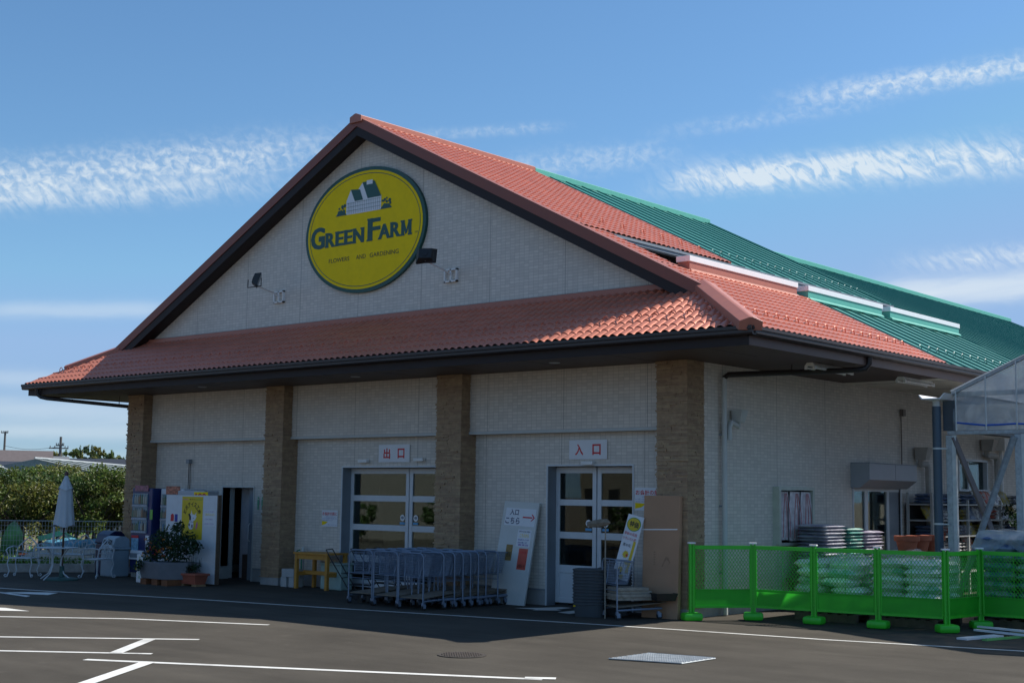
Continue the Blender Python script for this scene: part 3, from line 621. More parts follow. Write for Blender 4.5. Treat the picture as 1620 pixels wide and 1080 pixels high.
# ================================================================== SIGNS AND FITTINGS
m_yel = mat('sign_yellow', (.9, .64, .01), .6, var=.05, spec=.15); m_sgreen = mat('sign_green', (.006, .07, .055), .4, var=.05)
m_red = mat('sign_red', (.6, .02, .03), .5, var=.03); m_ink = mat('black_ink', (.012, .012, .015), .5); m_blue = mat('blue_ink', (.02, .035, .3), .5)
m_pap = mat('sign_white', (.74, .75, .77), .5, var=.03); m_navy = mat('navy_ink', (.012, .02, .09), .5); m_pink = mat('pink_print', (.62, .16, .32), .5); m_lg = mat('leaf_green_print', (.05, .3, .05), .5)
SC = Vector((-8.02, .20, 7.35))
sg = thing('oval_sign', 'large oval yellow and green shop sign with a farmhouse emblem high on the gable', 'sign', SC)
def ell(mb, a, b, y, c=(0, 0), n=72, th=None, t0=0, t1=2*math.pi):
    P = [Vector((c[0]+a*math.cos(2*math.pi*i/n), y, c[1]+b*math.sin(2*math.pi*i/n))) for i in range(n)]
    if th is None: mb.add([SC+p for p in P], [tuple(range(n))])
    else:
        Q = [Vector((c[0]+(a-th)*math.cos(2*math.pi*i/n), y, c[1]+(b-th)*math.sin(2*math.pi*i/n))) for i in range(n)]
        mb.add([SC+p for p in P+Q], [(i, (i+1) % n, (i+1) % n+n, i+n) for i in range(n)])
mb = MB(); n = 72; P = [SC+Vector((1.8*math.cos(2*math.pi*i/n), -.0, 1.31*math.sin(2*math.pi*i/n))) for i in range(n)]; mb.prism(P, (0, -.07, 0)); mb.build('sign_rim', m_sgreen, sg)
mb = MB(); ell(mb, 1.72, 1.235, -.074); mb.build('sign_face', m_yel, sg)
mb = MB(); ell(mb, 1.66, 1.18, -.078, th=.014); mb.build('inner_line', m_sgreen, sg)
SM = T(SC+Vector((0, -.078, 0)))
mb = MB()
_k = [0]
def slab(ch, x0, x1, z0, z1, serifs):
    _k[0] += 1
    for q, dx in enumerate((-.016, 0, .016)): text(mb, ch, x0+dx, x1+dx, z0, z1, T(SC+Vector((0, -.078-.0006*q-.0001*(_k[0] % 2), 0))), off=.02)
    for sx, sz, sw in serifs: mb.add([SC+Vector((sx-sw/2, -.0806, sz)), SC+Vector((sx+sw/2, -.0806, sz)), SC+Vector((sx+sw/2, -.0806, sz+.035)), SC+Vector((sx-sw/2, -.0806, sz+.035))], [(0, 1, 2, 3)])
slab('G', -1.61, -1.19, -.27, .2, [(-1.27, -.03, .2)]); b0, t0 = -.26, .045
xs = [(-1.14, -.87, 'R'), (-.83, -.60, 'E'), (-.56, -.33, 'E'), (-.29, .02, 'N')]
for x0, x1, ch in xs: slab(ch, x0, x1, b0, t0, [(x0+.03, b0-.004, .11), (x0+.03, t0-.03, .11)]+([(x1-.04, t0-.03, .12), (x1-.04, b0-.004, .08)] if ch == 'N' else [(x1-.03, b0-.004, .1)] if ch == 'R' else []))
slab('F', .15, .5, -.26, .2, [(.2, -.265, .18), (.2, .17, .16)])
mz = lambda pts: mb.poly([SC+Vector((x, -.0794, z)) for x, z in pts])
mz([(1.12, b0), (1.205, b0), (1.205, t0), (1.12, t0)]); mz([(1.325, b0), (1.41, b0), (1.41, t0), (1.325, t0)])
mb.poly([SC+Vector((x, -.0797, z)) for x, z in [(1.14, t0), (1.20, t0), (1.29, b0+.05), (1.24, b0+.02)]]); mb.poly([SC+Vector((x, -.0799, z)) for x, z in [(1.24, b0+.02), (1.29, b0+.05), (1.38, t0), (1.33, t0)]])
for x in (1.16, 1.37):
    for z in (b0-.004, t0-.03): mb.poly([SC+Vector((x+a, -.0808, z+c)) for a, c in ((-.06, 0), (.06, 0), (.06, .035), (-.06, .035))])
for x0, x1, ch in ((.47, .79, 'A'), (.82, 1.08, 'R')): slab(ch, x0, x1, b0, t0, [(x0+.03, b0-.004, .1), (x1-.03, b0-.004, .1)]+([(x0+.03, t0-.03, .1)] if ch != 'A' else []))
text(mb, 'TM', 1.5, 1.59, -.25, -.21, SM)
mb.build('sign_lettering', m_sgreen, sg)
mb = MB(); text(mb, 'FLOWERS', -1.03, -.4, -.605, -.515, SM); text(mb, 'AND', -.19, .1, -.605, -.515, SM); text(mb, 'GARDENING', .22, 1.06, -.605, -.515, SM); mb.build('sign_tagline', m_ink, sg)
def sp(mb, pts, y): mb.poly([SC+Vector((x, y, z)) for x, z in pts])
mb = MB(); sp(mb, [(-.53, .37), (-.02, .36), (-.02, .66), (-.27, .65), (-.4, .89), (-.53, .66)], -.078); sp(mb, [(-.2, .36), (.52, .36), (.52, .66), (.12, .65), (-.04, 1.0), (-.2, .84)], -.08); mb.build('farmhouse_wall', m_pap, sg)
mb = MB(); sp(mb, [(-.4, .89), (-.12, .86), (-.02, .63), (-.27, .63)], -.083); sp(mb, [(-.05, 1.0), (.31, .99), (.52, .64), (.12, .64)], -.084)
for x in [-.47+.055*i for i in range(18)]: sp(mb, [(x, .375), (x+.006, .375), (x+.006, .62), (x, .62)], -.0825)
for z in (.44, .52, .6): sp(mb, [(-.52, z), (.51, z), (.51, z+.006), (-.52, z+.006)], -.0822)
rnd = random.Random(4)
for cx, cz, sx in ((-.68, .4, .17), (.67, .39, .17)):
    sp(mb, [(cx-sx, cz-.03), (cx+sx, cz-.03), (cx+sx*.5, cz+.06), (cx-sx*.4, cz+.08)], -.081)
    for i in range(11):
        px = cx+rnd.uniform(-.12, .12); pz = cz+rnd.uniform(.04, .2); r_ = rnd.uniform(.02, .045); sp(mb, [(px+r_*math.cos(a), pz+r_*math.sin(a)) for a in [j*math.pi/3+.3 for j in range(6)]], -.0812-i*.0001)
mb.build('farmhouse_roof', m_sgreen, sg)
mb = MB(); sp(mb, [(.08, .93), (.26, .93), (.26, 1.02), (.08, 1.02)], -.086); mb.build('cupola', m_pap, sg)
# floodlights on bracket arms
def flood(name_label, wx, wz, lx, lz, turn):
    t = thing('floodlight', name_label, 'floodlight', (wx, YW, wz), 'floodlights aimed at the oval sign')
    mb = MB(); a, b, c, d = wx-.17, wx+.17, wz-.13, wz+.13
    for q in ((a, a+.03, c, d), (b-.03, b, c, d), (wx-.015, wx+.015, c, d), (a, b, c, c+.03), (a, b, d-.03, d)): mb.box(q[0], q[1], YW-.05, YW, q[2], q[3])
    mb.tube([(wx, YW-.05, wz+.02), (wx, YW-.2, wz+.08), (lx, -.8, lz-.12)], .018, 6); mb.build('bracket_arm', m_white, t)
    h = MB(); h.add([(-.12, -.03, -.1), (.12, -.03, -.1), (.12, -.03, .1), (-.12, -.03, .1), (-.2, .1, -.15), (.2, .1, -.15), (.2, .1, .15), (-.2, .1, .15)], [(0,1,2,3), (7,6,5,4), (0,4,5,1), (1,5,6,2), (2,6,7,3), (3,7,4,0)])
    h.lathe([(.06, -.05), (.06, .0)], 10); b_ = len(h.V)-20; h.xf(T(Vector((0, -.04, 0)))@Matrix.Rotation(R(90), 4, 'X'), b_)
    h.xf(T(Vector((lx, -.8, lz)))@RZ(turn)@Matrix.Rotation(R(-18), 4, 'X')); h.build('lamp_head', m_black, t, bev=.004)
    g = MB(); g.box(-.17, .17, .101, .108, -.12, .12); g.xf(T(Vector((lx, -.8, lz)))@RZ(turn)@Matrix.Rotation(R(-18), 4, 'X')); g.build('lamp_glass', m_alug, t)
    y = MB(); y.tube([(lx-.22, -.8, lz), (lx-.22, -.8, lz-.17), (lx+.22, -.8, lz-.17), (lx+.22, -.8, lz)], .012, 5); y.build('yoke', m_black, t)
flood('black floodlight on a thin arm just right of the oval sign', -5.55, 6.16, -5.3, 6.42, R(30)); flood('black floodlight on a thin arm left of the oval sign, turned edge-on', -10.71, 6.18, -10.34, 6.42, R(-40))
# signs over the doors
def plate(name, label, cat, x0, x1, z0, z1, y=YL-.012, t=.012, group=None):
    th = thing(name, label, cat, ((x0+x1)/2, y, z0), group); mb = MB(); mb.box(x0, x1, y-t, y, z0, z1); mb.build('sign_panel', m_pap, th); return th, Vector((x0, y-t-.0015, z0))
for lab, x0, x1, z0, z1, a, b in (('white sign reading exit in red Japanese characters above the left glass door', -7.68, -6.80, 2.575, 2.925, '出', '口'), ('white sign reading entrance in red Japanese characters above the right glass door', -2.77, -1.93, 2.60, 2.94, '入', '口')):
    th, o = plate('door_sign', lab, 'sign', x0, x1, z0, z1); mb = MB(); W = x1-x0; H = z1-z0
    text(mb, a, .16*W, .38*W, .2*H, .8*H, T(o), off=.03); text(mb, b, .62*W, .84*W, .22*H, .78*H, T(o), off=.03); mb.build('lettering', m_red, th)
for lab, x, z in (('small white sensor box above the left end of the exit door', -8.1, 2.60), ('small white sensor box above the right end of the exit door', -6.5, 2.62), ('small white sensor box above the entrance door', -2.33, 2.53)):
    mb = MB(); mb.box(x-.13, x+.13, YL-.09, YL-.011, z-.03, z+.03); tag(mb.build('door_sensor', m_white, org=(x, YL-.05, z-.03), bev=.006), lab, 'sensor', 'door sensors')
def notice(lab, x0, x1, z0, z1, cov):
    th, o = plate('wall_notice', lab, 'notice', x0, x1, z0, z1, t=.004); W = x1-x0; H = z1-z0
    mb = MB(); text(mb, 'お会計の前に', .04*W, .96*W, .68*H, .9*H, T(o), off=.02); mb.build('heading', m_red, th)
    mb = MB(); text(mb, 'お買物かごをご利用ください', .25*W, .92*W, .57*H, .63*H, T(o)); text(mb, 'レジにてお会計をお済ませの上', .04*W, .95*W, .46*H, .53*H, T(o)); text(mb, '出口よりお願いいたします', .04*W, .7*W, .36*H, .42*H, T(o)); text(mb, 'グリーンファーム', .4*W, .95*W, .08*H, .16*H, T(o)); mb.build('small_print', m_blue, th)
    mb = MB(); mb.add([o+Vector((.02*W, 0, .08*H)), o+Vector((.22*W, 0, .14*H)), o+Vector((.4*W, 0, .3*H)), o+Vector((.02*W, 0, .34*H))], [(0, 1, 2, 3)]); mb.build('yellow_patch', m_yel, th)
notice('small white notice with red heading on the wall left of the exit door', -9.36, -8.87, 1.25, 1.59, 0); notice('white notice with red heading behind the tall cardboard box beside the entrance', -1.34, -.72, 1.72, 2.11, 0)
# wall socket box with two cables, toilet pictogram, hose tap
t = thing('wall_camera', 'small grey box with two thin cables on the wall above the vending machines', 'camera', (-14.0, YL, 2.6)); mb = MB(); mb.box(-14.06, -13.94, YL-.1, YL-.01, 2.58, 2.68); mb.build('housing', m_alug, t, bev=.01)
mb = MB(); mb.tube([(-14.03, YL-.03, 2.58), (-14.03, YL-.03, 1.95)], .008, 5); mb.tube([(-13.98, YL-.03, 2.58), (-13.96, YL-.03, 1.95)], .008, 5); mb.build('cable', m_black, t)
t = thing('toilet_pictogram', 'pale green toilet pictogram on the wall right of the toilet door', 'sign', (-11.42, YL-.012, 1.7)); mb = MB(); 
for x in (-11.47, -11.33):
    mb.box(x-.03, x+.03, YL-.016, YL-.012, 1.66, 1.78); mb.box(x-.02, x+.02, YL-.016, YL-.012, 1.80, 1.84); mb.box(x-.022, x-.004, YL-.016, YL-.012, 1.56, 1.66); mb.box(x+.004, x+.022, YL-.016, YL-.012, 1.56, 1.66)
mb.build('figures', mat('pictogram_green', (.12, .35, .2), .5), t)
t = thing('garden_tap', 'white standpipe tap with a looped green hose beside the wooden bench', 'tap', (-9.75, .3, 0)); mb = MB(); mb.tube([(-9.8, .3, 0), (-9.8, .3, .82)], .035, 8); mb.tube([(-9.8, .3, .72), (-9.8, .2, .72), (-9.8, .17, .66)], .014, 6); mb.build('standpipe', m_pvc, t)
mb = MB(); mb.tube([(-9.98, .28, .2), (-9.98, .26, .62), (-9.93, .25, .73), (-9.84, .24, .75), (-9.77, .23, .68), (-9.75, .22, .3)], .016, 6); mb.build('hose', mat('green_hose', (.02, .2, .1), .4), t, smooth='auto')
# soffit lights
for i, (x, y) in enumerate([(-12.03, -.79), (-7.19, -.75), (-2.17, -.79)]):
    mb = MB(); mb.lathe([(.09, 0), (.1, -.006), (.085, -.014), (.07, -.01)], 18, (x, y, 4.208)); tag(mb.build('downlight', m_pvc, org=(x, y, 4.19), smooth='auto'), ['round recessed downlight in the brown eave, nearest the vending machines', 'round recessed downlight in the brown eave above the exit door', 'round recessed downlight in the brown eave above the entrance door'][i], 'downlight', 'downlights in the front eave')
def tubelight(x, y0, y1, z, lab):
    t = thing('tube_light', lab, 'light', (x, (y0+y1)/2, z), 'twin tube lights under the side eave'); mb = MB(); mb.prism([(x-.05, y0, z), (x+.05, y0, z), (x+.09, y0, z-.05), (x-.09, y0, z-.05)], (0, y1-y0, 0)); mb.build('housing', m_white, t)
    for s in (-1, 1):
        q = MB(); q.tube([(x+s*.075, y0+.04, z-.085), (x+s*.075, y1-.04, z-.085)], .017, 8); q.box(x+s*.075-.02, x+s*.075+.02, y0, y0+.04, z-.11, z-.05); q.box(x+s*.075-.02, x+s*.075+.02, y1-.04, y1, z-.11, z-.05); q.build('tube', m_white, t)
tubelight(1.4, 1.55, 2.95, 4.209, 'twin tube light under the brown eave beside the sloping drain pipe'); tubelight(1.52, 4.75, 6.05, 4.209, 'twin tube light where the brown eave turns beige'); tubelight(1.6, 8.2, 9.5, 4.209, 'twin tube light half hidden by the greenhouse gutter')

# ================================================================== FRONT OF THE SHOP
# vending machines
m_pst = mat('price_strip_print', (.36, .4, .46), .5, var=.5, scale=30)
def vending(name_lab, x0, x1, yf, z1, body, rows=3, face=m_pap, cols=(), z0=.1):
    t = thing('vending_machine', name_lab, 'vending machine', ((x0+x1)/2, yf, 0)); W = x1-x0
    mb = MB(); mb.bevbox(x0, x1, yf, yf+.62, z0, z1, .02); mb.build('cabinet', body, t)
    mb = MB(); mb.box(x0+.06*W, x0+.3*W, yf+.02, yf+.4, 0, z0); mb.build('concrete_foot', m_concrete, t)
    mb = MB(); mb.box(x1-.3*W, x1-.06*W, yf+.02, yf+.4, 0, z0); mb.build('concrete_foot', m_concrete, t)
    a, b = x0+.06*W, x1-.2*W; zb = z0+.47*(z1-z0); zt = z1-.12
    mb = MB(); mb.box(a, b, yf-.012, yf, zb, zt); win = mb.build('display_window', mat('display_back', (.16, .26, .32), .3), t)
    g = MB(); g.box(a-.01, b+.01, yf-.045, yf-.04, zb-.01, zt+.01); 
    rnd = random.Random(int(x0*10)); rh = (zt-zb)/rows
    pal = [mat('can_'+n, c, .3, var=.05) for n, c in (('tan', (.3, .26, .18)), ('blue', (.14, .24, .34)), ('green', (.16, .22, .14)), ('cream', (.42, .4, .34)), ('brown', (.14, .1, .07)), ('orange', (.34, .2, .12)))]
    for r_ in range(rows):
        zz = zb+r_*rh; s = MB(); s.box(a, b, yf-.038, yf-.012, zz+.0, zz+.04); s.build('price_strip', m_pst, win)
        n = 8 if r_ < rows-1 else 7
        for i in range(n):
            xx = a+(b-a)*(i+.5)/n; h = rh*rnd.uniform(.5, .72) if r_ < rows-1 else rh*.74; c = MB(); c.lathe([(.024, 0), (.03, .015), (.03, h*.7), (.012, h*.88), (.012, h)], 8, (xx, yf-.02, zz+.056)); c.build('drink_can', pal[rnd.randrange(6)], win)
    c = MB(); c.prism([(b+.03, yf-.02, zb-.05), (b+.14*W, yf-.02, zb-.05), (b+.13*W, yf-.02, zb-.28), (b+.05*W, yf-.02, zb-.4), (b+.0, yf-.02, zb-.42), (b-.02, yf-.02, zb-.05)], (0, .02, 0)); c.build('coin_panel', m_pap, t)
    c = MB(); c.box(b+.01, b+.05, yf-.026, yf-.02, zb-.16, zb-.1); c.box(b+.01, b+.05, yf-.026, yf-.02, zb-.32, zb-.24); c.build('coin_slot', m_black, t)
    c = MB(); c.box(a, a+.34*W, yf-.008, yf, zb-.5, zb-.12); c.build('drink_poster', mat('icy_print', (.22, .42, .55), .4, var=.5, scale=14), t); c = MB(); c.box(a, a+.34*W, yf-.01, yf, zb-.12, zb-.06); c.build('poster_banner', m_red, t)
    c = MB(); c.prism([(a+.02, yf-.07, z0+.3), (a+.02, yf, z0+.3), (a+.02, yf, z0+.5), (a+.02, yf-.03, z0+.5)], (.62*W, 0, 0)); c.build('pickup_hatch', m_pap, t); c = MB(); c.box(a+.06, a+.6*W, yf-.076, yf-.07, z0+.34, z0+.44); c.build('hatch_opening', m_alug, t)
    st = MB(); st.box(a+.28*W, a+.58*W, yf-.008, yf, z0+.06, z0+.25); s_ = st.build('price_sticker', m_yel, t); st = MB(); text(st, '100', a+.32*W, a+.54*W, z0+.1, z0+.2, T((0, yf-.010, 0)), off=.03); st.build('price_number', m_red, s_)
    return t
m_vb = mat('navy_cabinet', (.008, .026, .125), .35, var=.05)
v1 = vending('dark blue drink vending machine against the leftmost stone pillar', -14.62, -13.84, -.7, 2.0, m_vb)
mb = MB(); mb.box(-14.5, -13.98, -.72, -.71, 1.93, 2.06); mb.build('top_banner', mat('candy_print', (.25, .08, .12), .4, var=.7, scale=18), v1); mb = MB(); mb.box(-13.9, -13.80, -.708, -.70, 1.3, 1.52); mb.build('green_sticker', mat('sticker_green', (.15, .42, .06), .4), v1)
m_vw = mat('white_cabinet', (.6, .64, .68), .35, var=.04)
v2 = vending('white drink vending machine with a colourful header, half hidden behind the white panel', -13.72, -12.86, -.56, 1.99, m_vw)
mb = MB(); mb.box(-13.5, -13.0, -.58, -.562, 1.87, 2.05); mb.build('top_banner', mat('snack_print', (.4, .13, .08), .4, var=.8, scale=16), v2)
t = thing('ice_cream_cabinet', 'grey ice cream vending cabinet with a yellow 100 sticker behind the white panel', 'vending machine', (-11.6, -.8, 0)); mb = MB(); mb.bevbox(-12.5, -11.55, -.98, -.6, .0, 1.955, .02); mb.build('cabinet', mat('grey_cabinet', (.4, .42, .45), .4), t)
mb = MB(); mb.box(-11.9, -11.42, -.99, -.981, 1.7, 1.93); mb.build('price_sticker', m_yel, t); mb = MB(); text(mb, '100', -11.85, -11.47, 1.78, 1.9, T((0, -.993, 0)), off=.04); mb.build('price_number', m_red, t)
# white partition with posters
t = thing('white_partition', 'tall white partition board with a yellow ice cream poster standing before the vending machines', 'partition', (-11.8, -1.1, 0))
mb = MB(); mb.box(-12.72, -10.93, -1.1, -1.02, 0.03, 1.86); mb.build('board', mat('white_board', (.66, .68, .7), .5, var=.05, dirt=.15), t); mb = MB(); mb.box(-10.929, -10.89, -1.105, -1.02, 0.02, 1.87); mb.build('wooden_edge', mat('edge_wood', (.11, .075, .05), .7, var=.3), t)
x0, x1, z0, z1 = -12.15, -11.42, .93, 1.83; PM = T((0, -1.106, 0)); PM2 = T((0, -1.108, 0))
mb = MB(); mb.box(x0, x1, -1.104, -1.1, z0, z1); po = mb.build('yellow_poster', mat('poster_yellow', (.68, .5, .01), .4, var=.04), t)
mb = MB()
for i, ch in enumerate('練沢アイス工房'):
    a = R(158-i*22.6); c = Vector((-11.785+.27*math.cos(a), 0, 1.42+.25*math.sin(a))); b = len(mb.V); text(mb, ch, -.045, .045, -.05, .05, Matrix.Identity(4), off=.02)
    mb.xf(T(Vector((c.x, -1.107, c.z)))@Matrix.Rotation(-(a-R(90)), 4, 'Y'), b)
text(mb, 'Green Farm', x0+.2, x1-.12, .97, 1.05, PM); text(mb, '手作り', x0+.26, x1-.26, 1.755, 1.785, PM); mb.build('poster_lettering', m_ink, po)
mb = MB(); mb.box(x0+.02, x0+.22, -1.106, -1.104, 1.763, 1.775); mb.build('pink_line', m_pink, po); mb = MB(); mb.box(x1-.24, x1-.02, -1.106, -1.104, 1.763, 1.775); mb.build('green_line', m_lg, po)
def pp(mb, pts, y, cx=-11.79, cz=1.36): mb.poly([Vector((cx+x, y, cz+z)) for x, z in pts])
mb = MB(); pp(mb, [(-.1, .08), (-.06, .11), (-.02, .1), (.1, .09), (.17, .06), (.12, -.02), (.06, -.04), (.07, -.16), (.02, -.22), (-.07, -.22), (-.12, -.15), (-.08, -.05)], -1.1062); pp(mb, [(-.03, .1), (-.02, .19), (.02, .1)], -1.1064); pp(mb, [(.1, .08), (.16, .15), (.14, .07)], -1.1064); mb.build('cow_face', m_pap, po)
mb = MB(); pp(mb, [(-.13, .1), (-.07, .12), (-.03, .06), (-.02, -.03), (-.08, -.03), (-.09, .04)], -1.1072); pp(mb, [(-.1, -.1), (-.06, -.09), (-.06, -.15), (-.1, -.15)], -1.1072); pp(mb, [(.0, -.12), (.04, -.12), (.04, -.18), (0, -.18)], -1.1072)
pp(mb, [(-.09, -.05), (.06, -.06), (.06, -.07), (-.09, -.06)], -1.1072); pp(mb, [(.045, .03), (.065, .03), (.065, .01), (.045, .01)], -1.1074); mb.build('cow_patches', m_ink, po)
mb = MB(); pp(mb, [(.17, -.08), (.2, -.05), (.22, -.11), (.19, -.2), (.15, -.22), (.15, -.14)], -1.1074); mb.build('pink_tongue', m_pink, po)
mb = MB(); mb.box(-11.36, -10.98, -1.103, -1.1, 1.22, 1.56); le = mb.build('leaflet', m_pap, t)
mb = MB(); text(mb, '店内入口', -11.33, -11.02, 1.44, 1.49, PM); mb.build('yellow_text', m_yel, le, ); mb = MB(); text(mb, 'いらっしゃいませ', -11.33, -11.02, 1.51, 1.54, PM); text(mb, 'どうぞご自由に', -11.33, -11.06, 1.35, 1.38, PM); text(mb, 'お入りください', -11.33, -11.02, 1.25, 1.29, PM); mb.build('violet_text', mat('violet_ink', (.2, .06, .35), .5), le)
mb = MB(); mb.prism([(-12.55+0, -1.104, 1.3), (-12.44, -1.104, 1.3), (-12.43, -1.104, 1.42), (-12.47, -1.104, 1.46), (-12.54, -1.104, 1.44)], (0, .004, 0)); mb.build('red_jug_print', m_red, t); mb = MB(); mb.box(-12.4, -12.3, -1.104, -1.1, 1.29, 1.45); mb.build('blue_can_print', m_blue, t)
# leaves helper
def leaf(mb, c, s, rnd, up=0.3):
    n = Vector((rnd.gauss(0, 1), rnd.gauss(0, 1), rnd.gauss(0, 1)+up)).normalized(); a = n.orthogonal().normalized(); b = n.cross(a); th = rnd.uniform(0, 6.28); u = a*math.cos(th)+b*math.sin(th); v = n.cross(u)
    mb.add([c-u*s, c-v*s*.45+n*s*.1, c+u*s, c+v*s*.45+n*s*.1], [(0, 1, 2, 3)])
def clump(mb, c, rad, n, s, rnd, squash=1.0):
    for _ in range(n):
        d = Vector((rnd.gauss(0, 1), rnd.gauss(0, 1), rnd.gauss(0, 1))).normalized()*(rnd.random()**.4)*rad; d.z *= squash; leaf(mb, c+d, s*rnd.uniform(.7, 1.3), rnd)
m_leafd = leafmat('shade_plant_leaf', (.022, .055, .018)); m_flo = mat('orange_flowers', (.6, .22, .02), .6, island=.3); m_flr = mat('red_flowers', (.45, .03, .02), .6, island=.3)
rnd = random.Random(11)
t = thing('flower_planter', 'grey hexagonal planter overflowing with orange and yellow flowers on wooden blocks', 'planter', (-11.85, -1.6, 0))
mb = MB(); mb.add([(-12.45, -1.85, .12), (-11.7, -1.9, .12), (-11.35, -1.55, .12), (-11.45, -1.2, .12), (-12.4, -1.2, .12), (-12.52, -1.92, .47), (-11.66, -1.97, .47), (-11.25, -1.55, .47), (-11.35, -1.15, .47), (-12.5, -1.15, .47)], [(0,4,3,2,1), (5,6,7,8,9), (0,1,6,5), (1,2,7,6), (2,3,8,7), (3,4,9,8), (4,0,5,9)]); mb.build('pot', mat('grey_planter', (.17, .18, .2), .7, var=.1), t, bev=.01)
mb = MB()
for x in (-12.4, -12.0, -11.65): mb.box(x, x+.2, -1.9, -1.3, 0, .12)
mb.build('wooden_block', mat('red_brown_wood', (.2, .075, .03), .8, var=.3), t)
mb = MB()
for _ in range(22): clump(mb, Vector((rnd.uniform(-12.5, -11.35), rnd.uniform(-1.85, -1.3), rnd.uniform(.55, .95))), .22, 75, .04, rnd)
for _ in range(9): clump(mb, Vector((rnd.uniform(-12.3, -11.6), -1.5, rnd.uniform(.95, 1.22))), .12, 40, .035, rnd)
for _ in range(4): clump(mb, Vector((rnd.uniform(-12.5, -12.2), -1.98, rnd.uniform(.3, .45))), .1, 40, .03, rnd)
clump(mb, Vector((-11.15, -1.45, .8)), .16, 80, .05, rnd)
mb.build('foliage', m_leafd, t)
mb = MB()
for _ in range(14): clump(mb, Vector((rnd.uniform(-12.35, -11.5), rnd.uniform(-1.98, -1.8), rnd.uniform(.55, 1.05))), .035, 14, .018, rnd)
mb.build('orange_flowers', m_flo, t)
mb = MB()
for _ in range(8): clump(mb, Vector((rnd.uniform(-12.1, -11.6), rnd.uniform(-1.98, -1.85), rnd.uniform(.6, .8))), .035, 12, .016, rnd)
mb.build('red_flowers', m_flr, t)
t = thing('herb_trough', 'small terracotta trough of lavender in front of the white partition', 'planter', (-11.2, -1.4, 0)); mb = MB(); mb.add([(-11.5, -1.55, .04), (-10.98, -1.55, .04), (-10.98, -1.3, .04), (-11.5, -1.3, .04), (-11.55, -1.6, .25), (-10.92, -1.6, .25), (-10.92, -1.26, .25), (-11.55, -1.26, .25)], [(0,3,2,1), (4,5,6,7), (0,1,5,4), (1,2,6,5), (2,3,7,6), (3,0,4,7)]); mb.box(-11.57, -10.9, -1.62, -1.24, .22, .26); mb.build('trough', mat('terracotta', (.36, .1, .06), .7, var=.12), t, bev=.006)
mb = MB(); mb.box(-11.52, -11.38, -1.55, -1.3, 0, .04); mb.box(-11.1, -10.95, -1.55, -1.3, 0, .04); mb.build('wooden_block', mat('trough_wood', (.3, .18, .09), .8), t)
mb = MB()
for _ in range(10): clump(mb, Vector((rnd.uniform(-11.5, -10.98), rnd.uniform(-1.52, -1.32), rnd.uniform(.3, .42))), .09, 50, .025, rnd)
for _ in range(16): p0 = Vector((rnd.uniform(-11.48, -11.0), rnd.uniform(-1.5, -1.34), .4)); mb.tube([p0, p0+Vector((rnd.uniform(-.04, .04), 0, rnd.uniform(.1, .2)))], .003, 3)
mb.build('lavender', m_leafd, t)
t = thing('paper_sack', 'narrow white printed carton standing left of the flower planter', 'carton', (-12.75, -1.55, 0)); mb = MB(); mb.bevbox(-12.86, -12.62, -1.7, -1.5, 0, .6, .012); mb.build('carton', m_pap, t); mb = MB()
for i in range(5): text(mb, '花と緑'[i % 3], -12.78, -12.70, .08+i*.1, .15+i*.1, T((0, -1.702, 0)))
mb.build('green_lettering', m_lg, t)
# litter bins
t = thing('dome_bin', 'pale grey litter bin with a domed lid and round drink holes', 'litter bin', (-14.85, -.95, 0)); mb = MB(); mb.bevbox(-15.1, -14.62, -1.15, -.7, 0, .6, .03); mb.build('body', mat('grey_bin', (.25, .33, .39), .45, var=.06), t)
mb = MB(); mb.bevbox(-15.13, -14.59, -1.18, -.67, .6, .66, .02); mb.prism([(-15.1, -1.16, .66), (-15.1, -.7, .66), (-15.1, -.72, .84), (-15.1, -.82, .9), (-15.1, -.96, .91), (-15.1, -1.1, .85)], (.48, 0, 0)); mb.build('lid', mat('grey_lid', (.3, .38, .44), .4), t, bev=.03)
mb = MB()
for x in (-14.96, -14.76): mb.lathe([(.055, 0), (.055, .02)], 14, (0, 0, 0)); b = len(mb.V)-28; mb.xf(T(Vector((x, -1.135, .775)))@Matrix.Rotation(R(70), 4, 'X'), b)
mb.build('drink_hole', m_black, t)
t = thing('navy_bin', 'dark blue litter bin with a rounded lid left of the grey bin', 'litter bin', (-15.55, -.6, 0)); mb = MB(); mb.bevbox(-15.8, -15.3, -.85, -.4, 0, .72, .03); mb.build('body', mat('navy_bin_body', (.006, .012, .05), .4), t); mb = MB(); mb.prism([(-15.82, -.88, .72), (-15.82, -.38, .72), (-15.82, -.4, .92), (-15.82, -.5, 1.0), (-15.82, -.66, 1.01), (-15.82, -.82, .92)], (.54, 0, 0)); mb.build('lid', mat('navy_bin_lid', (.008, .016, .065), .35), t, bev=.03)
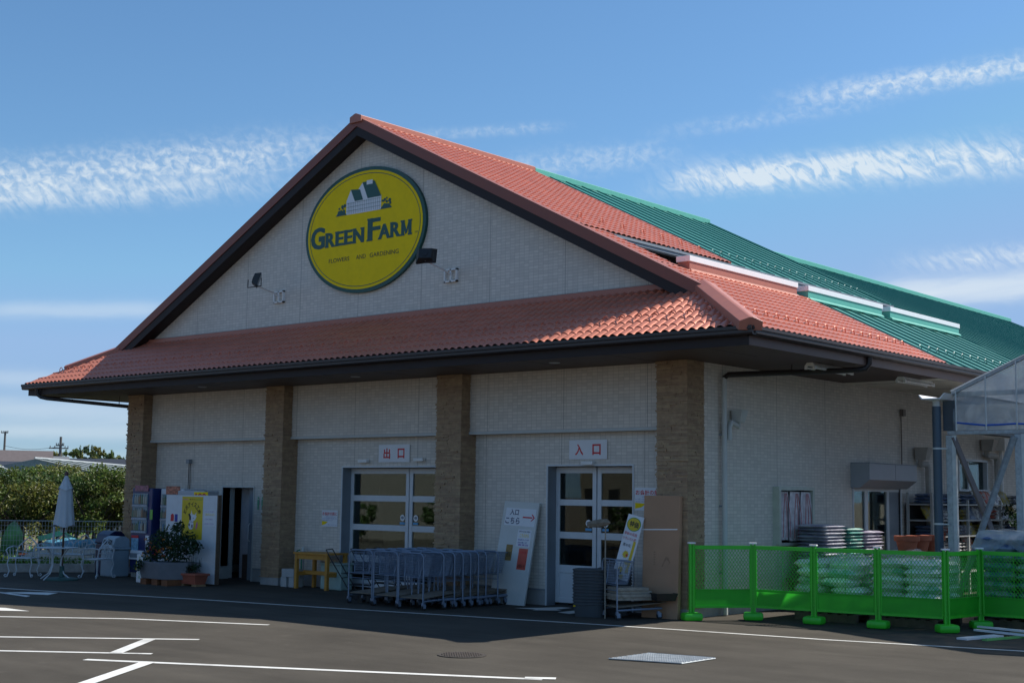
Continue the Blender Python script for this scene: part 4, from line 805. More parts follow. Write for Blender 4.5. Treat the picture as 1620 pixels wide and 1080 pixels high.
# garden furniture of white wrought iron
m_iron = mat('white_wrought_iron', (.5, .56, .6), .45, var=.1)
def scroll(p, d, s): return [p+d*(s*.0)+Vector((0, 0, s*.0)), p+d*s*.8+Vector((0, 0, s*.1)), p+d*s+Vector((0, 0, s*.7)), p+d*s*.5+Vector((0, 0, s*1.0)), p+d*s*.1+Vector((0, 0, s*.6)), p+d*s*.5+Vector((0, 0, s*.45))]
def ironseat(name, lab, cat, W, loc, rz, pots=1):
    t = thing(name, lab, cat, (0, 0, 0), 'white wrought iron garden furniture'); D = .42; h = .42
    mb = MB(); n = 10 if W < 1 else 18
    P = [Vector((W/2*math.cos(a), D/2*math.sin(a), h)) if W < 1 else None for a in []]
    mb.tube([(-W/2, -D/2, h), (W/2, -D/2, h), (W/2+.02, D/2, h), (-W/2-.02, D/2, h)], .014, 5, closed=True)
    for i in range(1, n): mb.tube([(-W/2+W*i/n, -D/2, h), (-W/2+W*i/n, D/2, h)], .006, 4)
    for j in range(1, 4): mb.tube([(-W/2, -D/2+D*j/4, h), (W/2, -D/2+D*j/4, h)], .006, 4)
    mb.build('seat', m_iron, t)
    for sx in (-1, 1):
        for sy in (-1, 1):
            l = MB(); b = Vector((sx*W/2, sy*D/2, h)); o_ = Vector((sx, sy*.6, 0)).normalized()
            l.tube([b, b+o_*.03+Vector((0, 0, -.12)), b-o_*.02+Vector((0, 0, -.28)), b+o_*.02+Vector((0, 0, -.40))]+[b+o_*q.x+Vector((0, 0, q.z-.40)) for q in (Vector((.06, 0, -.005)), Vector((.085, 0, .025)), Vector((.06, 0, .05)), Vector((.035, 0, .03)))], .013, 5); l.build('leg', m_iron, t)
    bk = MB(); y = D/2; m_ = max(1, int(round(W/.5)))
    for k_ in range(m_):
        c = -W/2+W*(k_+.5)/m_; w2 = W/m_/2
        top = [(c-w2, y, h), (c-w2, y+.04, h+.22), (c-w2*.7, y+.05, h+.3), (c-w2*.35, y+.06, h+.38), (c, y+.07, h+.46), (c+w2*.35, y+.06, h+.38), (c+w2*.7, y+.05, h+.3), (c+w2, y+.04, h+.22), (c+w2, y, h)]
        bk.tube(top, .014, 5)
        for f in (-.6, -.2, .2, .6): bk.tube([(c+w2*f, y, h), (c+w2*f*.7, y+.03, h+.16), (c+w2*f*1.1, y+.05, h+.27+.1*(1-abs(f)))], .007, 4)
        bk.tube([(c+.07*math.cos(a), y+.04, h+.22+.07*math.sin(a)) for a in [i*math.pi/4 for i in range(8)]], .007, 4, closed=True)
        bk.tube([(c-w2, y+.03, h+.14), (c, y+.03, h+.1), (c+w2, y+.03, h+.14)], .008, 4)
    bk.build('backrest', m_iron, t)
    for sx in (-1, 1):
        a = MB(); a.tube([(sx*W/2, y+.04, h+.22), (sx*(W/2+.04), y-.12, h+.25), (sx*(W/2+.05), -D/2+.04, h+.22), (sx*(W/2+.06), -D/2-.03, h+.17), (sx*(W/2+.03), -D/2-.02, h+.12), (sx*W/2, -D/2, h)], .014, 5)
        for f in (.3, .7): a.tube([(sx*(W/2+.01), D/2-D*f, h), (sx*(W/2+.045), D/2-D*f, h+.24)], .007, 4)
        a.build('armrest', m_iron, t)
    t.location = loc; t.rotation_euler = (0, 0, rz); return t
def gxy(u, v): p = ground(u, v); return (p.x, p.y, 0)
ironseat('garden_chair', 'white wrought iron chair with pointed back, left of the folded parasol', 'chair', .5, gxy(36, 912), R(38))
ironseat('garden_chair', 'white wrought iron chair seen side-on between the parasol and the bins', 'chair', .48, gxy(153, 914), R(-75))
ironseat('garden_bench', 'white wrought iron bench behind the folded parasol', 'bench', 1.25, gxy(104, 904), R(22))
pc = Vector(gxy(97, 917))
t = thing('garden_table', 'round white wrought iron table on curved legs around the parasol pole', 'table', (0, 0, 0), 'white wrought iron garden furniture')
mb = MB(); mb.lathe([(.03, .68), (.42, .68), (.43, .69), (.42, .70), (.03, .70)], 28); mb.build('table_top', m_iron, t, smooth='auto')
for i in range(4):
    a = R(20+90*i); d = Vector((math.cos(a), math.sin(a), 0)); l = MB(); l.tube([d*.3+Vector((0, 0, .68)), d*.14+Vector((0, 0, .5)), d*.12+Vector((0, 0, .32)), d*.2+Vector((0, 0, .14)), d*.4+Vector((0, 0, .015))], .014, 5); l.build('leg', m_iron, t)
t.location = (pc.x-.12, pc.y-.06, 0)
t = thing('folded_parasol', 'folded white garden parasol on a wooden pole in a dark green base', 'parasol', (0, 0, 0))
mb = MB(); mb.lathe([(.36, 0), (.36, .03), (.3, .05), (.06, .07), (.05, .3), (.0, .3)], 24); mb.build('base', mat('green_base', (.03, .09, .08), .6), t, smooth='auto')
mb = MB(); mb.tube([(0, 0, .05), (0, 0, 2.26)], .024, 8); mb.build('pole', mat('dark_wood', (.06, .03, .02), .6), t)
mb = MB(); mb.lathe([(.03, 2.24), (.05, 2.27), (.03, 2.33), (.0, 2.34)], 8); mb.build('finial', mat('brown_finial', (.1, .04, .03), .5), t)
def foldedcloth(z0, z1, r0, r1, n=8, amp=.35, m=40):
    mb = MB(); rows = 9; vs = []; fs = []
    for i in range(rows):
        f = i/(rows-1); z = z0+(z1-z0)*f; r = r0+(r1-r0)*f**.85
        for j in range(m):
            a = 2*math.pi*j/m; q = abs(math.sin(a*n/2+.3)); vs.append((r*(1-amp*(1-q)**2*(1-f*.6))*math.cos(a), r*(1-amp*(1-q)**2*(1-f*.6))*math.sin(a), z+(.03*math.sin(a*3) if i == 0 else 0)))
    for i in range(rows-1):
        for j in range(m): fs.append((i*m+j, i*m+(j+1) % m, (i+1)*m+(j+1) % m, (i+1)*m+j))
    mb.add(vs, fs); return mb
m_can = mat('parasol_cloth', (.5, .54, .57), .85, var=.06)
foldedcloth(1.16, 2.02, .235, .13).build('canopy', m_can, t, smooth=True); foldedcloth(1.95, 2.25, .165, .03, amp=.25).build('vent_cap', m_can, t, smooth=True)
mb = MB()
for i in range(6): a = i*math.pi/3; mb.tube([(.05*math.cos(a), .05*math.sin(a), 1.02), (.12*math.cos(a), .12*math.sin(a), 1.3)], .012, 4)
mb.build('ribs', m_can, t)
t.location = (pc.x, pc.y, 0)
p = ground(40, 893); mb = MB(); mb.lathe([(.12, 0), (.17, .24), (.19, .24), (.19, .28), (.15, .28), (.14, .22), (.0, .22)], 18, p); tag(mb.build('clay_pot', mat('clay', (.2, .06, .04), .8), org=p, smooth='auto'), 'empty brown clay pot behind the leftmost garden chair', 'pot')
# wooden bench, blocks, green box
m_pine = mat('yellow_pine', (.5, .24, .04), .55, var=.18, scale=5)
t = thing('pine_workbench', 'yellow pine workbench by the exit door', 'bench', (-8.9, -.2, 0)); bl, br, yf, yb_ = -9.42, -8.42, -.25, .3
mb = MB()
for i in range(4): mb.box(bl-.03, br+.03, yf-.02+i*.15, yf+.125+i*.15, .70, .735)
mb.build('top', m_pine, t, bev=.003)
for x in (bl, br-.07):
    for y in (yf, yb_-.07): l = MB(); l.box(x, x+.07, y, y+.07, 0, .70); l.build('leg', m_pine, t, bev=.003)
mb = MB(); mb.box(bl+.07, br-.07, yf+.01, yf+.04, .6, .70); mb.box(bl, br, yf+.24, yf+.28, .28, .36); mb.box(bl+.01, bl+.05, yf+.07, yb_-.07, .26, .34); mb.box(br-.05, br-.01, yf+.07, yb_-.07, .26, .34); mb.build('rail', m_pine, t, bev=.003)
m_blk = mat('concrete_block', (.42, .43, .42), .9, var=.1, bump=.3)
for i, (x0, x1, z0, z1, lab) in enumerate([(-9.98, -9.8, 0, .2, 'left upright concrete block under the flat block beside the stone pillar'), (-9.72, -9.56, 0, .2, 'right upright concrete block under the flat block next to the pine bench'), (-9.95, -9.56, .202, .37, 'flat concrete block lying across two upright blocks by the stone pillar')]):
    mb = MB(); mb.box(x0, x1, -.14, .1, z0, z1); tag(mb.build('concrete_block', m_blk, org=((x0+x1)/2, 0, z0), bev=.008), lab, 'block', 'concrete blocks by the bench')
mb = MB(); mb.bevbox(-8.92, -8.3, .02, .34, 0, .5, .02); t = thing('storage_tub', 'pale green plastic box under the end of the pine bench', 'box', (-8.6, .2, 0)); mb.build('tub', mat('mint_plastic', (.3, .42, .38), .5), t); mb = MB(); mb.bevbox(-8.94, -8.28, 0, .36, .5, .54, .01); mb.build('tub_lid', mat('mint_lid', (.36, .48, .44), .5), t)
# ------------------------------------------------------------------ carts
m_cart = mat('cart_blue_grey', (.2, .25, .33), .4, metal=.25, var=.1); m_ply = mat('grey_plywood', (.2, .165, .125), .85, var=.25, scale=5); m_tyre = mat('rubber', (.02, .02, .022), .7)
def cart():
    t = thing('platform_cart', 'x', 'cart'); W = .3
    mb = MB(); top = .95
    mb.tube([(-W, 0, .12), (-W, 0, top-.07), (-W+.03, .0, top-.02), (-W+.08, .0, top), (W-.08, 0, top), (W-.03, 0, top-.02), (W, 0, top-.07), (W, 0, .12)], .0135, 6)
    mb.tube([(-W+.06, .0, top-.01), (-W+.07, .33, top-.03), (W-.07, .33, top-.03), (W-.06, .0, top-.01)], .009, 5)
    mb.tube([(-W, 0, .46), (W, 0, .46)], .006, 4); mb.tube([(-W, 0, .545), (W, 0, .545)], .008, 4)
    mb.build('handle_frame', m_cart, t)
    mb = MB()
    for s in (-1, 1): mb.tube([(s*W, 0, .15), (s*(W-.045), .80, .175)], .016, 5)
    mb.tube([(-W+.045, .8, .175), (W-.045, .8, .175)], .014, 5); mb.build('base_rail', m_cart, t)
    mb = MB(); mb.add([(-W+.02, .02, .19), (W-.02, .02, .19), (W-.06, .9, .262), (-W+.06, .9, .262), (-W+.02, .02, .203), (W-.02, .02, .203), (W-.06, .9, .276), (-W+.06, .9, .276)], [(0,3,2,1), (4,5,6,7), (0,1,5,4), (1,2,6,5), (2,3,7,6), (3,0,4,7)]); mb.build('deck', m_ply, t)
    mb = MB(); r = .0026
    tf = [(-W+.05, .03), (W-.05, .03), (W-.09, .33), (-W+.09, .33)]; bf = [(-W+.09, .05), (W-.09, .05), (W-.12, .24), (-W+.12, .24)]
    for i in range(4):
        a, b = Vector(tf[i]+(.9,)), Vector(tf[(i+1) % 4]+(.9,)); c, d = Vector(bf[i]+(.56,)), Vector(bf[(i+1) % 4]+(.56,)); n = 14 if i % 2 == 0 else 8
        for k in range(n+1): mb.tube([a.lerp(b, k/n), c.lerp(d, k/n)], r, 3, caps=False)
        for k in range(9): f = k/8; mb.tube([a.lerp(c, f), b.lerp(d, f)], r if 0 < k < 8 else .006, 3, caps=False)
    for k in range(1, 10): x = -W+.09+(2*W-.18)*k/10; mb.tube([(x, .05, .56), (x, .24, .56)], r, 3, caps=False)
    for s in (-1, 1): mb.tube([(s*(W-.06), .1, .93), (s*(W-.12), .02, .56)], .008, 4)
    mb.build('wire_basket', m_cart, t)
    for s in (-1, 1):
        for y in (0.0, .74):
            x = s*(W if y == 0 else W-.045); c = MB(); c.box(x-.018, x+.018, y-.02, y+.02, .07, .13); c.box(x-.028, x-.022, y-.01, y+.045, .04, .11); c.box(x+.022, x+.028, y-.01, y+.045, .04, .11)
            fork = c.build('caster', m_cart, t); w_ = MB(); w_.lathe([(.015, -.015), (.05, -.015), (.055, -.008), (.055, .008), (.05, .015), (.015, .015)], 12); w_.xf(T(Vector((x, y+.022, .057)))@Matrix.Rotation(R(90), 4, 'Y')); w_.build('wheel', m_tyre, fork)
    return t
ORD = ['first', 'second', 'third', 'fourth', 'fifth', 'sixth', 'seventh', 'eighth', 'ninth', 'tenth', 'eleventh', 'twelfth', 'thirteenth', 'fourteenth']
c0 = cart(); first = True
rows = [(-5.56, 'leftmost', [-2.0, -1.66, -1.38, -1.12, -.86, -.6, -.34]), (-4.86, 'middle', [-2.06, -1.72, -1.42, -1.16, -.9, -.64, -.36]), (-4.18, 'rightmost', [-2.12, -1.64, -1.36, -1.15, -.95, -.75, -.54, -.24])]
for x, nm, ys in rows:
    for i, y in enumerate(ys):
        lab = ('front cart of the %s row of blue-grey platform carts' % nm) if i == 0 else ('last cart at the wall end of the %s row of blue-grey platform carts' % nm) if i == len(ys)-1 else 'blue-grey platform cart, %s from the front of the %s nested row' % (ORD[i], nm)
        gp = 'platform carts of the %s row' % nm
        if first: c0.location = (x, y, 0); c0['label'] = lab; c0['group'] = gp; first = False
        else: dup(c0, (x+.01*(i % 2), y, 0), R((i*37 % 5-2)*.5), lab, gp)
lone = dup(c0, (-.92, -.86, 0), R(-30), 'single blue-grey platform cart loaded with old boards beside the tall cardboard box', 'carts standing alone'); lone['group'] = 'carts standing alone'
# load on it
m_old = mat('weathered_wood', (.3, .27, .22), .9, var=.35, scale=9)
LM = T(Vector((-.92, -.86, 0)))@RZ(R(-30))
for i, (nm, lab, x0, x1, y0, y1, z0, z1, m) in enumerate([('timber_board', 'lowest weathered board on the lone cart', -.27, .2, .06, .8, .3, .345, m_old), ('timber_board', 'second weathered board from the bottom on the lone cart', -.25, .22, .04, .7, .35, .40, m_old), ('timber_board', 'third weathered board from the bottom on the lone cart', -.27, .18, .07, .66, .405, .45, m_old), ('timber_board', 'topmost weathered board on the lone cart', -.22, .2, .05, .6, .455, .50, m_old), ('black_tray', 'black plastic tray lying across the back of the lone cart', -.1, .45, .62, 1.0, .3, .42, m_black)]):
    mb = MB(); mb.box(x0, x1, y0, y1, z0, z1) if nm != 'black_tray' else mb.add([(x0+.04, y0+.03, z0), (x1-.04, y0+.03, z0), (x1-.04, y1-.03, z0), (x0+.04, y1-.03, z0), (x0, y0, z1), (x1, y0, z1), (x1, y1, z1), (x0, y1, z1), (x0+.02, y0+.02, z1), (x1-.02, y0+.02, z1), (x1-.02, y1-.02, z1), (x0+.02, y1-.02, z1), (x0+.05, y0+.05, z0+.02), (x1-.05, y0+.05, z0+.02), (x1-.05, y1-.05, z0+.02), (x0+.05, y1-.05, z0+.02)], [(0,3,2,1), (0,1,5,4), (1,2,6,5), (2,3,7,6), (3,0,4,7), (4,5,9,8), (5,6,10,9), (6,7,11,10), (7,4,8,11), (8,9,13,12), (9,10,14,13), (10,11,15,14), (11,8,12,15), (12,13,14,15)])
    mb.xf(LM); c = LM@Vector(((x0+x1)/2, (y0+y1)/2, z0)); tag(mb.build(nm, m, org=c), lab, 'board' if nm != 'black_tray' else 'tray', 'boards on the lone cart' if nm != 'black_tray' else None)
# dark folding trolleys behind the carts
def trolley(x, y, rz, lab):
    t = thing('folding_trolley', lab, 'trolley', (0, 0, 0), 'dark folding trolleys'); mb = MB()
    mb.tube([(-.2, .12, .08), (-.2, -.3, .72), (-.18, -.42, .92), (.18, -.42, .92), (.2, -.3, .72), (.2, .12, .08)], .011, 5); mb.tube([(-.2, .1, .12), (-.2, .5, .12), (.2, .5, .12), (.2, .1, .12)], .01, 5); mb.tube([(-.2, -.1, .42), (.2, -.1, .42)], .008, 4); mb.build('frame', m_black, t)
    mb = MB()
    for z, y0, y1 in ((.5, -.12, .28), (.3, 0, .42)):
        mb.tube([(-.19, y0, z), (.19, y0, z), (.19, y1, z), (-.19, y1, z)], .006, 4, closed=True)
        for i in range(1, 8): mb.tube([(-.19+.38*i/8, y0, z), (-.19+.38*i/8, y1, z-.02)], .003, 3)
    mb.build('wire_shelf', m_black, t)
    for s in (-1, 1):
        for yy in (.05, .48): w_ = MB(); w_.lathe([(.01, -.012), (.055, -.012), (.06, 0), (.055, .012), (.01, .012)], 12); w_.xf(T(Vector((s*.2, yy, .06)))@Matrix.Rotation(R(90), 4, 'Y')); w_.build('wheel', m_tyre, t)
    t.location = (x, y, 0); t.rotation_euler = (0, 0, rz)
trolley(-6.25, -1.6, R(-60), 'black folding trolley at the front left of the cart rows'); trolley(-6.3, -.95, R(-60), 'black folding trolley behind the first black trolley'); trolley(-6.35, -.3, R(-58), 'black folding trolley farthest back left of the cart rows')
# leaning board with arrow
t = thing('entrance_board', 'white board with navy entrance text and a red arrow, leaning left of the entrance', 'board', (-3.95, .1, 0))
import math as _m
BM = T(Vector((-3.87, .02, .0)))@Matrix.Rotation(R(-10), 4, 'X')@Matrix.Rotation(R(2.2), 4, 'Y')
mb = MB(); mb.box(-.43, .40, 0, .035, 0, 1.86); mb.xf(BM); mb.build('board', mat('cream_board', (.6, .61, .58), .55, var=.06, scale=2, dirt=.12), t)
mb = MB(); mb.box(-.36, .36, -.004, -.0005, 1.42, 1.74); mb.xf(BM); ps = mb.build('paper_sheet', m_pap, t)
PM = BM@T(Vector((0, -.006, 0))); mb = MB(); text(mb, '入口', -.26, -.05, 1.61, 1.72, PM, off=.02); text(mb, 'こちら', -.34, 0.0, 1.45, 1.57, PM, off=.02); mb.build('navy_lettering', m_navy, ps)
def onM(mb, M, pts): mb.poly([M@Vector((x, 0, z)) for x, z in pts])
mb = MB(); onM(mb, PM, [(.06, 1.57), (.29, 1.57), (.29, 1.595), (.06, 1.595)]); onM(mb, PM, [(.26, 1.52), (.285, 1.52), (.35, 1.583), (.285, 1.645), (.26, 1.645), (.315, 1.583)]); mb.build('red_arrow', m_red, ps)
def sheet(nm, x0, x1, z0, z1, m, rows_):
    mb = MB(); mb.box(x0, x1, -.004, -.0005, z0, z1); mb.xf(BM); s_ = mb.build(nm, m, t)
    for body, a, b, c, d, mm in rows_: q = MB(); text(q, body, a, b, c, d, PM, off=.01); q.build('print', mm, s_)
sheet('leaflet', .0, .32, 1.05, 1.36, m_pap, [('店内入口のご案内', .03, .29, 1.31, 1.34, m_navy), ('こちらから', .06, .27, 1.22, 1.29, m_yel), ('出口は別になっています', .03, .29, 1.16, 1.19, m_blue), ('ご協力をお願いします', .03, .25, 1.11, 1.14, m_blue), ('園芸店', .05, .29, 1.065, 1.1, mat('violet_ink', (.2, .06, .35), .5))])
sheet('tan_flyer', -.22, -.07, .78, 1.07, mat('tan_print', (.3, .19, .06), .6, var=.3, scale=20), [('告知', -.19, -.10, .85, .95, m_ink)])
m_or = mat('orange_flyer', (.62, .1, .06), .6, var=.1)
sheet('orange_flyer', .09, .3, .64, 1.02, m_or, [('広告の品', .12, .27, .93, .97, m_red), ('お知らせ', .11, .28, .67, .74, m_ink)])
# shopping baskets, nested
m_bask = mat('dark_grey_basket', (.055, .068, .078), .5, var=.1)
def basket():
    mb = MB(); a, b = .27, .22; n = 28; prof = []
    def ring(r, z): return [Vector((a*r*(abs(math.cos(q))**.5)*(1 if math.cos(q) >= 0 else -1), b*r*(abs(math.sin(q))**.5)*(1 if math.sin(q) >= 0 else -1), z)) for q in [2*math.pi*i/n for i in range(n)]]
    rs = [ring(.86, 0), ring(.975, .19), ring(1.035, .195), ring(1.04, .213), ring(1.0, .217), ring(.95, .2), ring(.82, .01)]
    vs = [v for r_ in rs for v in r_]; fs = []
    for i in range(len(rs)-1):
        for j in range(n): fs.append((i*n+j, i*n+(j+1) % n, (i+1)*n+(j+1) % n, (i+1)*n+j))
    fs.append(tuple(range(n))[::-1]); fs.append(tuple(range(6*n, 7*n))); mb.add(vs, fs)
    for j in range(0, n, 1): mb.tube([rs[0][j]*1.0+Vector((0, 0, .0)), rs[1][j]+Vector((0, 0, 0))], .0035, 3)
    return mb
bo = basket().build('shopping_basket', m_bask, org=(0, 0, 0)); first = True
for (x, y, n, gl) in ((-1.42, -.72, 12, 'front'), (-1.32, -.18, 12, 'rear')):
    for i in range(n):
        lab = ('topmost dark grey basket of the %s stack before the entrance door' if i == n-1 else 'lowest dark grey basket of the %s stack before the entrance door' if i == 0 else 'dark grey basket, '+ORD[n-1-i]+' from the top of the %s stack before the entrance door') % gl
        o = bo if first else bo.copy()
        if not first: COL.objects.link(o)
        first = False; o.location = (x+.004*math.sin(i*2.1), y+.004*math.cos(i*1.7), .0+i*.05); o.rotation_euler = (0, 0, R(25+math.sin(i)*1.2)); tag(o, lab, 'basket', '%s stack of shopping baskets' % gl)
mb = MB(); mb.box(-.07, .07, -.002, 0, 0, .022); mb.xf(T(Vector((-1.5, -.955, .16)))@RZ(R(24))); tag(mb.build('yellow_label', m_yel, org=(-1.5, -.955, .16)), 'small yellow label on the front stack of baskets', 'label')
# driftwood sign on a stick
t = thing('driftwood_marker', 'thin stick with a piece of driftwood tied across its top before the entrance', 'marker', (-.98, -.9, 0)); mb = MB(); mb.tube([(-.98, -.9, 0), (-.985, -.9, .8), (-.98, -.9, 1.5)], .011, 5); mb.build('stick', m_old, t)
mb = MB(); mb.tube([(-1.38, -.87, 1.47), (-1.3, -.88, 1.50), (-1.1, -.9, 1.515), (-.95, -.91, 1.54), (-.88, -.92, 1.53)], [.012, .055, .07, .055, .015], 7); mb.build('driftwood', mat('driftwood', (.24, .2, .15), .9, var=.4, scale=12, bump=.8, bscale=30), t)
# sunflower poster board standing in the cart
t = thing('sunflower_banner', 'narrow leaning poster board with yellow oval and sunflower prints behind the lone cart', 'poster', (-.95, -.2, .5)); SM2 = T(Vector((-1.12, -.34, .60)))@Matrix.Rotation(R(12), 4, 'Y')@Matrix.Rotation(R(-9), 4, 'X')
mb = MB(); mb.box(-.15, .17, 0, .012, 0, 1.08); mb.xf(SM2); mb.build('panel', m_pap, t); Q = SM2@T(Vector((0, -.003, 0))); Q2 = SM2@T(Vector((0, -.005, 0))); Q3 = SM2@T(Vector((0, -.007, 0)))
mb = MB(); onM(mb, Q, [(.01+.14*math.cos(i*.2618), .93+.115*math.sin(i*.2618)) for i in range(24)]); mb.build('green_oval', m_lg, t); mb = MB(); onM(mb, Q2, [(.01+.128*math.cos(i*.2618), .93+.103*math.sin(i*.2618)) for i in range(24)])
onM(mb, Q, [(.08, .12), (.14, .12), (.14, .66), (.09, .66)])
for cx, cz, r_ in ((0, .42, .07), (-.02, .16, .06), (.06, .3, .05), (.03, .05, .05)):
    pts = []
    for i in range(24): rr = r_*(1 if i % 2 else .68); pts.append((cx+rr*math.cos(i*.2618), cz+rr*math.sin(i*.2618)))
    onM(mb, Q2, pts)
mb.build('yellow_print', mat('sunflower_yellow', (.7, .5, .02), .5), t)
mb = MB(); text(mb, '特価', -.07, .11, .88, .98, Q3, off=.02); text(mb, '夏の花', -.1, .06, .55, .6, Q3); mb.build('dark_print', m_ink, t); mb = MB(); text(mb, '季節の花苗', -.13, .13, .74, .79, Q3); text(mb, 'いろいろ入荷', -.13, .13, .66, .71, Q3); onM(mb, Q3, [(.03+.022*math.cos(i*.6), .41+.022*math.sin(i*.6)) for i in range(10)]); mb.build('red_print', m_red, t)
# tall cardboard box
t = thing('tall_cardboard_box', 'tall flat brown cardboard box leaning on the right stone pillar', 'cardboard box', (-.8, -.2, 0)); CM = T(Vector((-.42, -.19, 0)))@RZ(R(2))@Matrix.Rotation(R(-2.4), 4, 'X')
mb = MB(); mb.box(-.345, .345, 0, .09, 0, 1.98); mb.xf(CM); m_card = mat('cardboard', (.42, .25, .15), .85, var=.08, scale=2); mb.build('carton', m_card, t, bev=.006)
for z in (1.42, .36): q = MB(); q.box(-.348, .348, -.003, .093, z, z+.016); q.xf(CM@Matrix.Rotation(R(-1.5), 4, 'Y')); q.build('strap', m_whitecap, t)
q = MB(); QM = CM@T(Vector((0, -.003, 0))); onM(q, QM, [(.02, .83), (.07, .93), (.1, .99), (.15, .98), (.19, .9), (.14, .85), (.17, .9), (.12, .95), (.08, .9), (.05, .83)])
for i in range(6): onM(q, QM, [(-.13, .85+i*.04), (-.1, .85+i*.04), (-.1, .87+i*.04), (-.13, .87+i*.04)])
q.build('faded_print', mat('faded_ink', (.3, .18, .11), .8), t)
# manhole and drain grate
p = (.87, -6.28, .004)
t = thing('manhole_cover', 'round dark iron manhole cover in the asphalt before the carts', 'manhole cover', p); mb = MB(); mb.lathe([(.30, 0), (.30, .006), (.0, .006)], 28, p); mb.build('cover', mat('cast_iron', (.07, .06, .05), .7, metal=.2, var=.3), t); mb = MB()
for i in range(-6, 7):
    for j in range(-6, 7):
        if (i*i+j*j) < 38: mb.box(p[0]+i*.042-.012, p[0]+i*.042+.012, p[1]+j*.042-.012, p[1]+j*.042+.012, .0105, .015)
mb.build('raised_studs', mat('iron_stud', (.12, .1, .085), .6, metal=.3), t)
G4 = [Vector((2.37, -5.3, 0)), Vector((3.24, -5.04, 0)), Vector((3.24, -4.30, 0)), Vector((2.37, -4.48, 0))]
t = thing('drain_grate', 'rectangular galvanised drain grate in the asphalt on the right', 'drain grate', (2.8, -4.8, 0)); mb = MB(); mb.add([v+Vector((0, 0, .003)) for v in G4], [(0, 1, 2, 3)]); mb.build('pit', m_inner, t); mb = MB()
for i in range(31): f = i/30; mb.tube([G4[0].lerp(G4[1], f)+Vector((0, 0, .010)), G4[3].lerp(G4[2], f)+Vector((0, 0, .010))], .0085, 4)
for i in range(9): f = i/8; mb.tube([G4[0].lerp(G4[3], f)+Vector((0, 0, .014)), G4[1].lerp(G4[2], f)+Vector((0, 0, .014))], .010, 4)
mb.build('bars', mat('galvanised_bar', (.3, .33, .34), .55, metal=.1, var=.25), t)
# ------------------------------------------------------------------ green fence
m_gf = mat('bright_green_paint', (.045, .52, .025), .4, var=.06, spec=.5); m_gfd = mat('green_plate', (.045, .55, .035), .45, var=.08)
_nt = m_gfd.node_tree; _tr = _nt.nodes.new('ShaderNodeBsdfTranslucent'); _nt.links.new(_nt.nodes['Principled BSDF'].inputs['Base Color'].links[0].from_socket, _tr.inputs['Color'])
_mx = _nt.nodes.new('ShaderNodeMixShader'); _mx.inputs[0].default_value = .45; _nt.links.new(_nt.nodes['Principled BSDF'].outputs[0], _mx.inputs[1]); _nt.links.new(_tr.outputs[0], _mx.inputs[2]); _nt.links.new(_mx.outputs[0], _nt.nodes['Material Output'].inputs[0])
def fpanel(a, b, lab):
    a, b = Vector(a+(0,)), Vector(b+(0,)); L_ = (b-a).length; ang = math.atan2(b.y-a.y, b.x-a.x)
    t = thing('mesh_fence_section', lab, 'fence section', (0, 0, 0), 'green mesh fence sections'); e = .05; x0, x1 = e, L_-e
    mb = MB(); mb.tube([(x0, 0, .23), (x0, 0, 1.17), (x1, 0, 1.17), (x1, 0, .23)], .0165, 6); mb.box(x0, x1, -.014, .014, .20, .235); mb.box(x0, x1, -.02, .02, 1.13, 1.19)
    k = int((x1-x0)/.05)
    for i in range(k): mb.box(x0+i*.05+.01, x0+i*.05+.03, -.0155, -.0141, .205, .23)
    mb.build('frame', m_gf, t)
    mb = MB(); mb.quad((x0+.01, 0, .235), (x1-.01, 0, .235), (x1-.01, 0, .48), (x0+.01, 0, .48)); mb.box(x0+.01, x1-.01, -.012, .012, .475, .495); mb.build('kick_plate', m_gfd, t)
    mb = MB(); z0, z1 = .49, 1.13; H_ = z1-z0; s = .082; sl_ = 1.35
    for sg_ in (-1, 1):
        u = -H_/sl_
        while u < (x1-x0)+.01:
            # line x = x0+u+(z-z0)/sl
            pa = max(0, -u*sl_) if True else 0; pb = min(H_, (x1-x0-u)*sl_)
            if pb-pa > .02:
                f = (lambda q: (x0+u+q/sl_) if sg_ > 0 else (x1-u-q/sl_)); mb.tube([(f(pa), .001*sg_, z0+pa), (f(pb), .001*sg_, z0+pb)], .0048, 3, caps=False)
            u += s/1.5
    mb.tube([((x0+x1)/2, 0, z0), ((x0+x1)/2, 0, z1)], .004, 4)
    mb.build('mesh_wires', m_gf, t); t.location = a; t.rotation_euler = (0, 0, ang); return t
def fpost(p, ang, lab):
    t = thing('fence_post', lab, 'fence post', (0, 0, 0), 'green fence posts on foot blocks')
    mb = MB(); mb.box(-.042, -.018, -.022, .022, .1, 1.215); mb.box(.018, .042, -.022, .022, .1, 1.215); mb.box(-.018, .018, .0, .01, .1, 1.2)
    for i in range(16): mb.box(-.02, .02, -.01, 0, .22+i*.06, .24+i*.06)
    mb.build('upright', m_gf, t); mb = MB(); mb.box(-.06, .06, -.035, .035, 1.216, 1.24); mb.build('cap', m_whitecap, t, bev=.005)
    mb = MB(); mb.bevbox(-.16, .16, -.12, .12, 0, .125, .04); mb.build('foot_block', m_gf, t, smooth='auto'); t.location = (p[0], p[1], 0); t.rotation_euler = (0, 0, ang)
FP = [(.16, -.12), (.79, .72), (1.81, .85), (2.83, .98), (3.85, 1.14), (3.95, 2.18), (5.0, 2.2), (6.05, 2.22)]
nm = ['angled green fence section at the left end by the cardboard box', 'second green mesh fence section from the left', 'third green mesh fence section before the messy bag pile', 'fourth green mesh fence section before the neat bag pile', 'short-looking green fence section turning back at the corner', 'green fence section right of the corner before the blue-grey bags', 'green fence section at the right edge of the photo']
for i in range(7): fpanel(FP[i], FP[i+1], nm[i])
